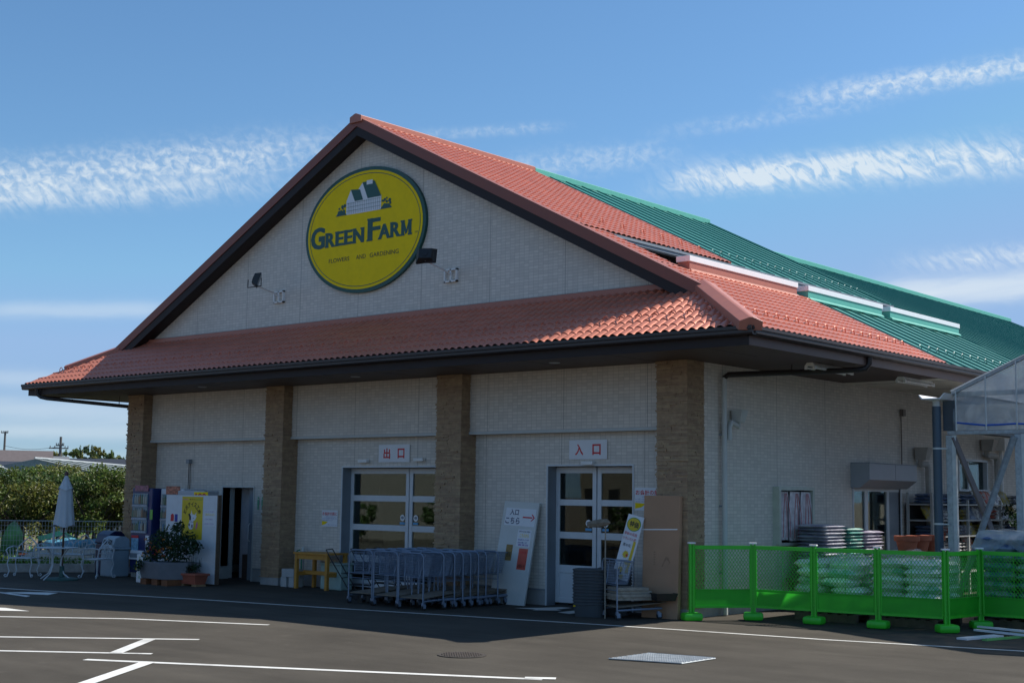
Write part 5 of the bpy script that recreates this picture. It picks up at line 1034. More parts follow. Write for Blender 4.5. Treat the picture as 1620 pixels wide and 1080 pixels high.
pn = ['green fence post at the left end of the fence', 'green fence post second from the left', 'green fence post third from the left, between two panels', 'green fence post fourth from the left, by the bag piles', 'green fence post at the outer corner', 'green fence post behind the outer corner', 'green fence post at the right edge']
for i in range(7): a = FP[max(0, i-1)]; b = FP[min(7, i+1)]; fpost(FP[i], math.atan2(b[1]-a[1], b[0]-a[0]), pn[i])
# ------------------------------------------------------------------ bags and pallets
def bagmesh(L_, W, H_, seed):
    rnd = random.Random(seed); mb = MB(); n, k = 10, 7; top = []; bot = []
    ph = [rnd.uniform(0, 6) for _ in range(5)]
    for i in range(n+1):
        for j in range(k+1):
            u = i/n*2-1; v = j/k*2-1; e = (1-abs(u)**4)*(1-abs(v)**4); e = max(e, 0)**.3
            wr = .10*math.sin(u*5+ph[0]+v*2)+.08*math.sin(v*6+ph[1]-u*3)+.06*math.sin(u*11+ph[2])
            x = u*L_/2*(1-.05*abs(v)**3); y = v*W/2*(1-.06*abs(u)**3+.02*math.sin(u*7+ph[3]))
            top.append(Vector((x, y, H_/2+H_/2*e*(1+wr*.8)*.98))); bot.append(Vector((x, y, H_/2-H_/2*e*.98)))
    m = (n+1)*(k+1); fs = []
    for i in range(n):
        for j in range(k): a = i*(k+1)+j; fs.append((a, a+k+1, a+k+2, a+1)); fs.append((a+m, a+1+m, a+k+2+m, a+k+1+m))
    mb.add(top+bot, fs); return mb
def bagmat(name, base, ink, scale=5, rough=.38, thr=.5):
    m = bpy.data.materials.new(name); m.use_nodes = True; nt = m.node_tree; N = nt.nodes; L = nt.links; p = N['Principled BSDF']; p.inputs['Roughness'].default_value = rough; p.inputs['Specular IOR Level'].default_value = .6
    tc = N.new('ShaderNodeTexCoord'); oi = N.new('ShaderNodeObjectInfo'); mp = N.new('ShaderNodeMapping'); L.new(tc.outputs['Object'], mp.inputs[0]); cm = N.new('ShaderNodeCombineXYZ'); L.new(oi.outputs['Random'], cm.inputs[2]); sc_ = N.new('ShaderNodeVectorMath'); sc_.operation = 'SCALE'; sc_.inputs['Scale'].default_value = 30; L.new(cm.outputs[0], sc_.inputs[0]); L.new(sc_.outputs[0], mp.inputs['Location'])
    n = N.new('ShaderNodeTexNoise'); n.inputs['Scale'].default_value = scale; n.inputs['Detail'].default_value = 4; L.new(mp.outputs[0], n.inputs['Vector'])
    r = N.new('ShaderNodeMapRange'); r.inputs['From Min'].default_value = thr-.02; r.inputs['From Max'].default_value = thr+.03; L.new(n.outputs['Fac'], r.inputs['Value'])
    mx = N.new('ShaderNodeMix'); mx.data_type = 'RGBA'; L.new(r.outputs[0], mx.inputs['Factor']); mx.inputs['A'].default_value = tuple(base)+(1,); mx.inputs['B'].default_value = tuple(ink)+(1,)
    hs = N.new('ShaderNodeHueSaturation'); L.new(mx.outputs['Result'], hs.inputs['Color']); v = N.new('ShaderNodeMapRange'); v.inputs['To Min'].default_value = .75; v.inputs['To Max'].default_value = 1.2; L.new(oi.outputs['Random'], v.inputs['Value']); L.new(v.outputs[0], hs.inputs['Value']); L.new(hs.outputs[0], p.inputs['Base Color'])
    w_ = N.new('ShaderNodeTexNoise'); w_.inputs['Scale'].default_value = 16; w_.inputs['Distortion'].default_value = 2; w_.inputs['Detail'].default_value = 3; L.new(mp.outputs[0], w_.inputs['Vector']); b = N.new('ShaderNodeBump'); b.inputs['Strength'].default_value = .8; b.inputs['Distance'].default_value = .02; L.new(w_.outputs['Fac'], b.inputs['Height']); L.new(b.outputs[0], p.inputs['Normal'])
    return m
b_green = bagmat('white_green_bag', (.84, .9, .87), (.3, .6, .5), 2.6, thr=.62); b_blue = bagmat('blue_grey_bag', (.2, .25, .33), (.08, .13, .25), 5); b_brown = bagmat('brown_bag', (.22, .17, .14), (.35, .3, .28), 5); b_grey = bagmat('silver_bag', (.55, .57, .62), (.38, .38, .46), 5); b_teal = bagmat('teal_bag', (.35, .5, .45), (.1, .32, .28), 6)
b_mix = [bagmat('mixed_bag_%s' % n, a, c, 9) for n, a, c in (('dark', (.12, .12, .13), (.45, .45, .42)), ('white', (.68, .68, .66), (.25, .25, .3)), ('yellow', (.3, .28, .2), (.4, .3, .03)), ('red', (.3, .28, .27), (.4, .06, .03)))]
m_pal = mat('pallet_wood', (.13, .1, .075), .9, var=.3, scale=8)
def pallet(x, y, w_, d_, lab, z=0):
    t = thing('pallet', lab, 'pallet', (x, y, z), 'wooden pallets'); mb = MB()
    for i in range(7): a = x-w_/2+i*(w_-.1)/6; mb.box(a, a+.1, y-d_/2, y+d_/2, z+.115, z+.135)
    mb.build('deck_board', m_pal, t); mb = MB()
    for yy in (y-d_/2, y-.04, y+d_/2-.08): mb.box(x-w_/2, x+w_/2, yy, yy+.08, z+.02, z+.114)
    for yy in (y-d_/2, y+d_/2-.08): mb.box(x-w_/2, x+w_/2, yy-.002, yy+.082, z, z+.019)
    mb.build('bearer', m_pal, t)
_bp = {}
def bag(m, L_, W, H_, loc, rz, lab, grp, tilt=0, seed=0):
    k = (m.name, L_, W, H_, seed % 3)
    if k not in _bp: _bp[k] = bagmesh(L_, W, H_, seed % 3+1).build('soil_bag', m, smooth=True, org=(0, 0, 0)); o = _bp[k]
    else: o = _bp[k].copy(); COL.objects.link(o)
    o.location = loc; o.rotation_euler = (0, tilt, rz); tag(o, lab, 'bag', grp); return o
def pile(m, x, y, nx, ny, nl, L_, W, H_, z0, lab, grp, jit=.02, mtop=None, ntop=0):
    rnd = random.Random(int(x*77+y)); k = 0
    for l in range(nl):
        for i in range(nx):
            for j in range(ny):
                where = ('%s layer from the bottom' % ORD[l] if l < nl-1 else 'top layer')+', '+('front' if j == 0 else 'back')+(' left' if i == 0 else ' right')+' corner'
                px = x+(i-(nx-1)/2)*L_*.98; py = y+(j-(ny-1)/2)*W*.99
                mm = mtop if mtop and l >= nl-ntop else m
                pos = where
                bag(mm, L_, W, H_, (px+rnd.uniform(-jit, jit), py+rnd.uniform(-jit, jit), z0+l*H_*.93), R(rnd.uniform(-4, 4)), lab % pos, grp, R(rnd.uniform(-2, 2)), k); k += 1
pallet(1.68, 1.95, 1.1, 1.0, 'dark wooden pallet under the messy pile of green and white bags'); pallet(2.95, 2.05, 1.1, 1.0, 'dark wooden pallet under the neat pile of green and white bags'); pallet(4.35, 3.0, 1.3, .95, 'dark wooden pallet under the blue-grey topped bags right of the corner post')
pile(b_green, 1.68, 1.95, 2, 2, 6, .56, .48, .15, .136, 'green and white bag, %s of messy left pile', 'bags of the messy left pile', .08)
pile(b_green, 2.95, 2.05, 2, 2, 7, .56, .48, .135, .136, 'green and white bag, %s of neat middle pile', 'bags of the neat middle pile', .02)
pile(b_teal, 4.35, 3.0, 2, 2, 9, .64, .46, .155, .136, 'plastic-wrapped bag, %s of tall right pile', 'bags of the tall right pile', .02, b_blue, 2)
m_film = filmmat('clear_wrap_film', (.8, .86, .84), .42, .12)
def drape(x, y, w_, d_, zt, drop, lab, seed, m=None, n=26, amp=1.0):
    rnd = random.Random(seed); ph = [rnd.uniform(0, 6) for _ in range(6)]; mb = MB(); vs = []; fs = []
    for i in range(n+1):
        for j in range(n+1):
            u = i/n*2-1; v = j/n*2-1; e = max(abs(u), abs(v)); f = max(0, (e-.62)/.38)
            z = zt+amp*(.045*math.sin(u*6+ph[0])*math.cos(v*5+ph[1])+.03*math.sin(u*13+ph[2]+v*7))-drop*f**1.2*(1+.3*math.sin((u-v)*6+ph[3]))
            g = min(e, .62+.38*.35*f)/max(e, 1e-6)
            vs.append((x+u*g*w_/2/.75+.02*math.sin(v*17+ph[4])*f, y+v*g*d_/2/.75+.02*math.sin(u*19+ph[5])*f, z))
    for i in range(n):
        for j in range(n): a = i*(n+1)+j; fs.append((a, a+n+1, a+n+2, a+1))
    mb.add(vs, fs); o = mb.build('plastic_wrap', m or m_film, org=(x, y, zt), smooth=True); tag(o, lab, 'plastic wrap'); return o
drape(2.0, 1.75, .55, .5, 1.06, .28, 'crumpled clear plastic film on the messy left bag pile', 3); drape(4.35, 3.0, 1.32, 1.0, 1.50, .3, 'clear plastic film draped over the tall right bag pile', 5, None, 26, .25); drape(2.95, 2.05, 1.2, 1.05, 1.12, .2, 'thin plastic film over the neat middle bag pile', 8, filmmat('thin_film', (.8, .86, .84), .25, .1))
# bags along the side wall
def walls(y, n, m, lab, grp, Ly, z0=.7, H_=.072, x=.48):
    pallet(x, y, .7, Ly+.1, 'wooden pallet lying on crates under %s' % grp, z0-.136)
    for i in range(n): bag(m, .62, Ly, H_, (x+.01*math.sin(i*2), y+.01*math.cos(i*3), z0+i*H_*.85), R(math.sin(i*5)*2), lab.replace('bag in', 'bag, %s from the bottom in' % ORD[i]), grp, 0, i)
tb = MB(); tb.box(.1, .9, 3.0, 5.7, .5, .56)
for yy in (3.05, 4.3, 5.55): tb.box(.12, .2, yy, yy+.08, 0, .5); tb.box(.8, .88, yy, yy+.08, 0, .5)
tag(tb.build('display_table', m_pal, org=(.5, 4.3, 0)), 'low wooden display table along the side wall under the stacked bags', 'table')
walls(3.62, 13, b_grey, 'silver-grey bag in the leftmost wall stack', 'the silver bag stack', .8); walls(4.42, 12, b_teal, 'teal and white bag in the middle wall stack', 'the teal bag stack', .6); walls(5.15, 11, bagmat('mauve_bag', (.5, .48, .55), (.3, .27, .36), 5), 'mauve-grey bag in the wall stack beside the side door', 'the mauve bag stack', .78)
# hanging plastic goods in the window frame
t = thing('hanging_bags', 'clear plastic bags with red stripes hanging inside the window frame on the side wall', 'hanging goods', (.1, 3.4, 2.05)); mf = mat('goods_film', (.62, .57, .59), .35, var=.35, scale=7); m_rs = mat('red_stripe', (.42, .04, .05), .5)
for k_, (y0, y1, z0) in enumerate([(2.84, 3.3, 1.22), (3.2, 3.68, 1.2), (3.58, 4.0, 1.26)]):
    mb = MB(); n = 16; vs = []; fs = []
    for i in range(n+1):
        for j in range(n+1):
            f = j/n; g = .8+.3*min(1, f*2.2); y = (y0+y1)/2+(i/n-.5)*(y1-y0)*g; vs.append((.03+.03*math.sin(i*1.9+k_)*(.4+f)+.02*k_, y, 2.08-(2.08-z0)*f))
    for i in range(n):
        for j in range(n): a = i*(n+1)+j; fs.append((a, a+n+1, a+n+2, a+1))
    mb.add(vs, fs); mb.build('plastic_bag', mf, t, smooth=True)
    s_ = MB()
    for q in (.2, .5, .8): s_.tube([(.075+.02*k_, (y0+y1)/2+(q-.5)*.1, 2.05), (.095+.02*k_, (y0+y1)/2+(q-.5)*(y1-y0)*.8, 1.7), (.095+.02*k_, (y0+y1)/2+(q-.5)*(y1-y0)*.95, z0+.05)], .006, 4)
    s_.build('red_stripe', m_rs, t)
mb = MB(); mb.tube([(.05, 2.84, 2.09), (.05, 4.0, 2.09)], .01, 5); mb.build('rail', m_black, t)
bag(bagmat('green_white_pack', (.55, .6, .5), (.1, .3, .06), 7), .16, .3, .34, (.38, 3.55, .98), R(5), 'small green and white pack standing below the hanging bags', 'packs by the window')
# shelf rack with sacks
t = thing('steel_shelf_rack', 'long white steel shelf rack full of sacks along the side wall', 'shelf', (.35, 10.8, 0)); m_rk = mat('rack_paint', (.42, .42, .4), .5)
for y in (8.12, 9.95, 11.8, 13.6):
    for x in (.08, .6): mb = MB(); mb.box(x-.025, x+.025, y-.025, y+.025, 0, 2.12 if y < 8.5 else 1.98); mb.build('upright', m_rk, t)
for z in (.45, .85, 1.2, 1.53, 1.86): mb = MB(); mb.box(.056, .624, 8.13, 13.62, z, z+.03); mb.build('shelf_board', m_rk, t)
mb = MB(); mb.box(.04, .05, 8.1, 13.6, .1, 1.9); mb.build('back_sheet', m_inner, t)
rnd = random.Random(21)
for zi, z in enumerate((.88, 1.23, 1.56, 1.89)):
    y = 8.45; pi_ = 0; sh = ['lowest visible', 'second', 'third', 'top'][zi]
    while y < 13.4:
        m = b_mix[rnd.randrange(4)] if rnd.random() < .7 else b_blue; stack = rnd.random() < .6; H_ = .075; pi_ += 1
        if stack:
            for q in range(3): bag(m, .42, .5, H_, (.36, y, z+q*H_*.92), R(rnd.uniform(-6, 6)), '%s sack of pile %s from the left on the %s rack shelf' % (['bottom', 'middle', 'top'][q], ORD[pi_], sh), 'stacked sacks on the shelf rack', 0, q)
            y += .52
        else:
            for q in range(3): o = bag(m, .26, .4, .09, (.3, y+q*.12, z+.06), R(90), '%s leaning sack of group %s from the left on the %s rack shelf' % (['left', 'middle', 'right'][q], ORD[pi_], sh), 'leaning sacks on the shelf rack', 0, q); o.rotation_euler = (R(62), 0, R(90)); o.location.z = z+.1
            y += .5
# terracotta pots on a table
tb = MB(); tb.box(.8, 1.6, 5.3, 7.2, .9, .95)
for yy in (5.35, 7.1): tb.box(.82, .9, yy, yy+.08, 0, .9); tb.box(1.5, 1.58, yy, yy+.08, 0, .9)
tag(tb.build('pot_table', m_pal, org=(1.2, 6.2, 0)), 'wooden table under the terracotta pots beside the side door', 'table')
m_tc = mat('terracotta_pot', (.45, .14, .075), .75, var=.12); pp_ = None
for k_, (x, y) in enumerate([(1.2, 5.6), (1.2, 6.12), (1.25, 6.64)]):
    mb = MB(); mb.lathe([(.14, 0), (.2, .24), (.235, .245), (.24, .34), (.21, .34), (.18, .26), (.12, .04), (0, .04)], 20, (x, y, .952)); tag(mb.build('terracotta_pot', m_tc, org=(x, y, .952), smooth='auto'), ['terracotta pot on the table nearest the side door, leftmost of three', 'middle one of three terracotta pots on the table', 'terracotta pot on the table, touching the blue greenhouse pipe'][k_], 'pot', 'terracotta pots on the table')
# green shrub in a pot at the end of the rack
t = thing('potted_shrub', 'dark green potted shrub at the far end of the shelf rack', 'plant', (1.0, 12.2, 0)); mb = MB(); mb.lathe([(.2, 0), (.28, .4), (.26, .4), (.0, .36)], 16, (1.0, 12.2, 0)); mb.build('pot', m_tc, t); mb = MB()
for _ in range(16): clump(mb, Vector((1.0+rnd.uniform(-.35, .35), 12.2+rnd.uniform(-.5, .5), rnd.uniform(.6, 1.75))), .24, 70, .05, rnd)
mb.build('foliage', m_leafd, t)
# loose timber on the ground
for lab, a, b, w_, z, m in (('white plank end lying on the asphalt right of the corner post', (4.42, .30), (4.62, 1.15), .17, .0, m_pap), ('long white strip at the bottom of the loose pieces on the asphalt', (4.15, 1.45), (5.9, .95), .07, .03, m_pap), ('long white strip on top of the loose pieces on the asphalt', (4.1, 1.7), (5.9, 1.25), .07, .06, m_pap), ('light green comb-edged strip lying in front of the white strips', (4.72, .40), (4.95, 1.35), .05, .0, mat('pale_green_strip', (.16, .45, .12), .5))):
    a, b = Vector(a+(0,)), Vector(b+(0,)); d = (b-a); mb = MB(); mb.box(0, d.length, -w_/2, w_/2, z+.003, z+.03)
    if 'green' in lab:
        for i in range(12): mb.box(i*.08, i*.08+.04, w_/2, w_/2+.03, z+.003, z+.03)
    mb.xf(T(a)@RZ(math.atan2(d.y, d.x))); tag(mb.build('plank', m, org=a), lab, 'plank', 'loose strips on the asphalt')
mb = MB(); mb.box(0, .9, 0, 1.3, .003, .02); mb.xf(T(Vector((4.5, 1.9, 0)))@RZ(R(-20))); tag(mb.build('cardboard_sheet', mat('tan_board', (.42, .34, .2), .8), org=(4.5, 1.9, 0)), 'flat tan board lying on the ground behind the loose strips', 'board')
# ------------------------------------------------------------------ greenhouse on the right
Y0 = 3.6; t = thing('greenhouse', 'steel framed plastic film greenhouse at the right edge with braced posts', 'greenhouse', (7.9, 8, 0))
gx = 2.98; ax = 8.3; zg = 3.80; za = 6.15
m_gfilm = filmmat('greenhouse_film', (.42, .5, .56), .62, .2); m_shade = filmmat('shade_film', (.3, .36, .42), .88, .4)
for y in (Y0, 9.6, 15.6, 21.6):
    for x in (2.90, 4.07, 8.3, 12.6, 13.7):
        p_ = MB(); p_.box(x-.055, x+.055, y, y+.11, 0, 3.06 if x < 13 else 3.7); o = p_.build('post', m_steel, t, bev=.008)
        if x < 5: q = MB(); q.box(x+.056, x+.12, y-.002, y+.06, 0, 3.06); q.build('pale_flange', m_steelw, o)
for y in (Y0, 9.6, 15.6, 21.6):
    p_ = MB(); p_.box(2.88, 13.75, y-.005, y+.09, 3.07, 3.13); p_.build('tie_beam', m_steel, t)
    p_ = MB(); p_.prism([(gx-.02, y, zg), (ax, y, za), (ax, y, za-.06), (gx-.02, y, zg-.06)], (0, .06, 0)); p_.prism([(13.6, y, zg), (ax, y, za), (ax, y, za-.06), (13.6, y, zg-.06)], (0, .06, 0)); p_.build('rafter', m_steel, t)
    if y == Y0:
        n = 0; x = 3.05
        while x < 13.4:
            zt = zg+(za-zg)*(1-abs(x-ax)/(ax-gx)) if x > gx else zg; p_ = MB(); p_.tube([(x, y-.03, 3.13), (x, y-.03, zt-.02)], .013, 6); p_.build('glazing_bar', m_steelw, t); x += .515
for a, b in (((2.97, 3.02), (4.06, .3)), ((4.02, 3.02), (2.99, .3))):
    p_ = MB(); p_.tube([(a[0], Y0+(.03 if a[0] < 3.5 else -.02), a[1]), (b[0], Y0+(.03 if a[0] < 3.5 else -.02), b[1])], .055, 4); p_.build('diagonal_brace', m_steel if a[0] > 3.5 else mat('weathered_brace', (.16, .13, .12), .6), t)
p_ = MB(); p_.box(2.92, 13.7, Y0+.1, Y0+.14, 3.72, 3.80); p_.build('purlin', m_steel, t)
p_ = MB(); p_.prism([(2.5, 3.3, 3.74), (2.56, 3.3, 3.66), (2.9, 3.3, 3.66), (2.98, 3.3, 3.76), (2.96, 3.3, 3.76), (2.88, 3.3, 3.68), (2.58, 3.3, 3.68), (2.52, 3.3, 3.74)], (0, 19, 0)); p_.build('gutter', m_whitecap, t)
p_ = MB(); p_.box(2.8, 3.03, Y0+.02, 22, 3.14, 3.65); p_.build('eave_board', mat('dark_eave', (.05, .07, .09), .5), t)
p_ = MB(); p_.tube([(2.72, Y0-.06, 0), (2.72, Y0-.06, 3.55)], .075, 14); dpg = p_.build('downpipe', m_pipe, t, smooth='auto'); q = MB(); q.tube([(2.72, Y0-.06, 3.551), (2.72, Y0-.06, 3.66)], .062, 12); q.build('pipe_socket', m_steelw, dpg)
for z in (1.55, 2.82): q = MB(); q.lathe([(.077, z), (.082, z), (.082, z+.03), (.077, z+.03)], 14, (2.72, Y0-.06, 0)); q.box(2.78, 2.9, Y0-.07, Y0-.05, z, z+.025); q.build('pipe_strap', m_steelw, dpg)
def filmgrid(c4, n, k, m, name, amp):
    mb = MB(); vs = []; fs = []; A_, B_, C_, D_ = [Vector(c) for c in c4]; nn = (B_-A_).cross(D_-A_).normalized()
    for i in range(n+1):
        for j in range(k+1):
            p = (A_.lerp(B_, i/n)).lerp(D_.lerp(C_, i/n), j/k); vs.append(p+nn*amp*(math.sin(i*1.1+j*.8)+.6*math.sin(i*.5-j*1.7))*(1 if 0 < j < k else 0))
    for i in range(n):
        for j in range(k): a = i*(k+1)+j; fs.append((a, a+k+1, a+k+2, a+1))
    mb.add(vs, fs); return mb.build(name, m, t, smooth=True)
filmgrid([(gx, Y0+.02, 3.14), (ax, Y0+.02, 3.14), (ax, Y0+.02, za-.08), (gx, Y0+.02, zg-.07)], 30, 6, m_gfilm, 'gable_film', .014)
filmgrid([(ax, Y0+.02, 3.14), (13.6, Y0+.02, 3.14), (13.6, Y0+.02, zg-.07), (ax, Y0+.02, za-.08)], 12, 4, m_gfilm, 'gable_film', .02)
filmgrid([(gx-.03, Y0-.05, zg+.01), (gx-.03, 22, zg+.01), (ax, 22, za+.01), (ax, Y0-.05, za+.01)], 24, 8, m_shade, 'roof_film', .01); filmgrid([(13.63, Y0-.05, zg+.01), (13.63, 22, zg+.01), (ax, 22, za+.01), (ax, Y0-.05, za+.01)], 12, 6, m_shade, 'roof_film', .01)
p_ = MB(); p_.tube([(3.03+i*.25, Y0-.012-.01*math.sin(i), 3.27-.05*math.sin(min(i, 2)*.8)+.008*math.sin(i*2)) for i in range(42)], .016, 5); p_.build('blue_rope', mat('blue_strap', (.02, .11, .5), .4), t)
# ================================================================== LEFT SIDE: kerb, mesh fence, orchard
mb = MB(); n_ = Vector((-kd.y, kd.x, 0)); a = k0-kd*14; b = k0+kd*45
mb.prism([a, a+n_*.15, a+n_*.15+Vector((0, 0, .2)), a+Vector((0, 0, .2))], b-a); o = mb.build('concrete_kerb_wall', m_concrete, bev=.01, org=k0); tag(o, 'low concrete kerb wall along the left edge of the car park', 'kerb wall')
t = thing('wire_mesh_fence', 'low grey wire mesh fence on top of the kerb wall', 'fence', k0); m_wire = mat('fence_wire', (.42, .47, .47), .5)
mb = MB(); f0 = k0-kd*8+n_*.08; LF = 20.0
for i in range(int(LF/.07)): p = f0+kd*(i*.07); mb.tube([p+Vector((0, 0, .24)), p+Vector((0, 0, 1.2))], .0036, 3, caps=False)
for i in range(9): z = .28+i*.115; mb.tube([f0+Vector((0, 0, z)), f0+kd*LF+Vector((0, 0, z))], .0035, 3)
mb.tube([f0+Vector((0, 0, 1.2)), f0+kd*LF+Vector((0, 0, 1.2))], .01, 4); mb.build('wire_mesh', m_wire, t)
for i in range(12): p = f0+kd*(i*1.72+.35); q = MB(); q.tube([p+Vector((0, 0, .1)), p+Vector((0, 0, 1.22))], .03, 8); q.build('fence_post', m_iron, t)
# vegetable strip behind the fence
m_weed = leafmat('weeds', (.12, .24, .03)); mb = MB(); rnd = random.Random(31)
for _ in range(5200):
    u = rnd.uniform(-30, 215); D = rnd.uniform(35.6, 41) if rnd.random() < .7 else rnd.uniform(41, 60); p = far(u, D, -.05); leaf(mb, p+Vector((0, 0, rnd.uniform(.0, .28))), rnd.uniform(.04, .1), rnd, .8)
tag(mb.build('weeds', m_weed), kind='stuff')
mb = MB(); vs = []; fs = []; c = far(118, 37.3); n = 22
for i in range(n+1):
    for j in range(n+1):
        u = i/n*2-1; v = j/n*2-1; r = max(0, 1-(u*u+v*v)); vs.append(c+kd*(u*1.6)+n_*(v*.7)+Vector((0, 0, -.06+.5*r**.6+.04*math.sin(i*2.3+j)*r)))
for i in range(n):
    for j in range(n): a = i*(n+1)+j; fs.append((a, a+n+1, a+n+2, a+1))
mb.add(vs, fs); tag(mb.build('sand_heap', mat('pale_sand', (.48, .43, .34), .95, var=.25, bump=.6, bscale=12), org=c, smooth=True), 'heap of pale sand behind the mesh fence', 'sand heap')
c = far(135, 38.0); mb = MB()
for q in range(5): b_ = len(mb.V); mb.lathe([(.0, 0), (.3, .02), (.34, .14), (.22, .24), (0, .26)], 12); mb.xf(T(c+kd*(q*.34-.7)+Vector((0, 0, .38+.05*math.sin(q*3))))@RZ(q)@Matrix.Rotation(R(20*math.sin(q*2)), 4, 'X'), b_)
tag(mb.build('blue_tarpaulin', mat('blue_tarp', (.1, .3, .42), .4, var=.4), org=c, smooth=True), 'crumpled blue tarpaulin on the sand heap', 'tarpaulin')
c = far(17, 36.6); t = thing('tilted_umbrella', 'open green and yellow umbrella lying on its side behind the mesh fence', 'umbrella', c); mb = MB(); vs = [Vector((0, 0, .35))]; n = 16
for k_ in range(1, 6):
    for j in range(n): a = 2*math.pi*j/n; r = .45*k_/5; vs.append(Vector((r*math.cos(a)*(1-.04*(j % 2)), r*math.sin(a)*(1-.04*(j % 2)), .35-.3*(k_/5)**2)))
fs = [(0, 1+j, 1+(j+1) % n) for j in range(n)]
for k_ in range(4):
    for j in range(n): fs.append((1+k_*n+j, 1+(k_+1)*n+j, 1+(k_+1)*n+(j+1) % n, 1+k_*n+(j+1) % n))
mb.add(vs, fs); mb.xf(T(c+Vector((0, 0, .72)))@RZ(R(35))@Matrix.Rotation(R(-78), 4, 'Y')@Matrix.Rotation(R(180), 4, 'X')); mb.build('canopy', mat('umbrella_green', (.14, .36, .12), .6, var=.9, scale=1.4), t, smooth=True); mb = MB(); mb.tube([c+Vector((0, 0, .7)), c+Vector((.3, -.3, .05))], .012, 5); mb.build('shaft', m_alug, t)
for i, (u, D, lab) in enumerate([(84, 38.5, 'green board leaning left behind the parasol under the trees'), (107, 39.0, 'green board leaning right behind the parasol under the trees')]):
    c = far(u, D); mb = MB(); mb.box(-.32, .32, 0, .03, 0, .13); mb.xf(T(c+Vector((0, 0, .65)))@RZ(R(60))@Matrix.Rotation(R(-15+45*i), 4, 'Y')); tag(mb.build('green_board', mat('teal_board', (.08, .35, .24), .5), org=c), lab, 'board')
c = far(50, 39.5); t2 = None
# orchard trees: tapered trunk, limbs, leaf clumps
m_bark = mat('bark', (.09, .07, .055), .9, var=.3, scale=10, bump=.5); LV = [leafmat('orchard_leaf', (.105, .15, .028)), leafmat('dark_orchard_leaf', (.07, .115, .03)), leafmat('yellowing_leaf', (.16, .17, .035))]
def tree(name, lab, cat, c, H_, Rr, z0, n, ls, m, seed, grp, ncl=34, sq=.8):
    rnd = random.Random(seed); t = thing(name, lab, cat, c, grp); mb = MB(); tops = []
    mb.tube([c, c+Vector((.05, 0, z0*.5)), c+Vector((0, .04, z0))], [.09*H_/2.6, .07*H_/2.6, .055*H_/2.6], 7)
    for i in range(7):
        a = i*.9+rnd.random(); e = c+Vector((math.cos(a)*Rr*.65, math.sin(a)*Rr*.65, z0+(H_-z0)*rnd.uniform(.35, .8))); m_ = (c+Vector((0, 0, z0))).lerp(e, .5)+Vector((0, 0, -.08)); mb.tube([c+Vector((0, 0, z0)), m_, e], [.045*H_/2.6, .03*H_/2.6, .01], 5)
    mb.build('trunk', m_bark, t); mb = MB()
    for _ in range(ncl):
        a = rnd.uniform(0, 6.283); r = Rr*rnd.random()**.5; zz = z0+(H_-z0)*(rnd.random()**.9); k = 1-((zz-z0)/(H_-z0)-.45)**2*1.1; cc = c+Vector((math.cos(a)*r*k, math.sin(a)*r*k, zz)); clump(mb, cc, Rr*rnd.uniform(.16, .30), n//ncl, ls, rnd, sq)
    for _ in range(10): a = rnd.uniform(0, 6.283); r = Rr*rnd.random()*.8; p = c+Vector((math.cos(a)*r, math.sin(a)*r, H_*.86)); 
    for _ in range(7):
        a = rnd.uniform(0, 6.283); r = Rr*rnd.random()*.8; p = c+Vector((math.cos(a)*r, math.sin(a)*r, H_*.88)); h = rnd.uniform(.15, .38)*H_/2.6
        for q in range(14): leaf(mb, p+Vector((rnd.gauss(0, .04), rnd.gauss(0, .04), h*q/14)), ls, rnd)
    mb.build('crown', m, t)
L_tr = [(-25, 39.5), (8, 41), (38, 39.2), (66, 41.5), (93, 40), (122, 41.4), (150, 39.8), (178, 41.2), (205, 40.2), (235, 41), (20, 46), (80, 47), (140, 46.5), (195, 47)]
kn = ['olive green orchard tree', 'dark green orchard tree', 'yellowish orchard tree']; 
where = ['at the left edge of the photo', 'above the leaning umbrella', 'left of the two close fence posts', 'just left of the parasol', 'right behind the parasol', 'above the sand heap', 'above the navy bin', 'touching the left stone pillar', 'behind the left stone pillar', 'hidden behind the vending machines', 'in the back row at the left', 'in the back row behind the parasol', 'in the back row above the blue tarpaulin', 'in the back row by the stone pillar']
for i, (u, D) in enumerate(L_tr): tree('orchard_tree', kn[i % 3]+' '+where[i], 'tree', far(u, D), 2.32+.16*math.sin(i*2.4)+(.12 if D > 44 else 0), 1.25, .85, 4200, .055, LV[i % 3], 40+i, 'orchard trees behind the mesh fence')
# dark hedge mass beneath the trees
# greenhouse rows, houses, poles and the far tree line
def gable_house(name, lab, u, D, w_, d_, hw, hr, ang, mw, mr, grp, wins=2):
    c = far(u, D); t = thing(name, lab, 'house', c, grp); M = T(c)@RZ(ang)
    mb = MB(); mb.box(-w_/2, w_/2, -d_/2, d_/2, 0, hw); mb.prism([(-w_/2, -d_/2, hw), (-w_/2, d_/2, hw), (-w_/2, 0, hr-.1)], (w_, 0, 0)); mb.xf(M); mb.build('wall', mw, t)
    mb = MB(); e = .5
    for s in (-1, 1): mb.prism([(-w_/2-e, 0, hr), (-w_/2-e, s*(d_/2+e), hw-.12), (-w_/2-e, s*(d_/2+e), hw-.27), (-w_/2-e, 0, hr-.15)], (w_+2*e, 0, 0))
    mb.xf(M); mb.build('roof', mr, t)
    for i in range(wins): x = -w_/2+w_*(i+.5)/wins; mb = MB(); mb.box(x-.8, x+.8, -d_/2-.04, -d_/2-.01, hw-2.0, hw-.8); mb.xf(M); mb.build('window', m_inner, t)
mw1 = mat('house_cream', (.4, .36, .3), .8); mr1 = mat('mauve_roof_tiles', (.12, .1, .098), .8, var=.1, scale=3); mr2 = mat('grey_roof_tiles', (.16, .17, .18), .7); mr3 = mat('dark_roof_tiles', (.035, .04, .05), .5)
va = math.atan2((far(100, 10)-far(100, 5)).y, (far(100, 10)-far(100, 5)).x)-R(90)
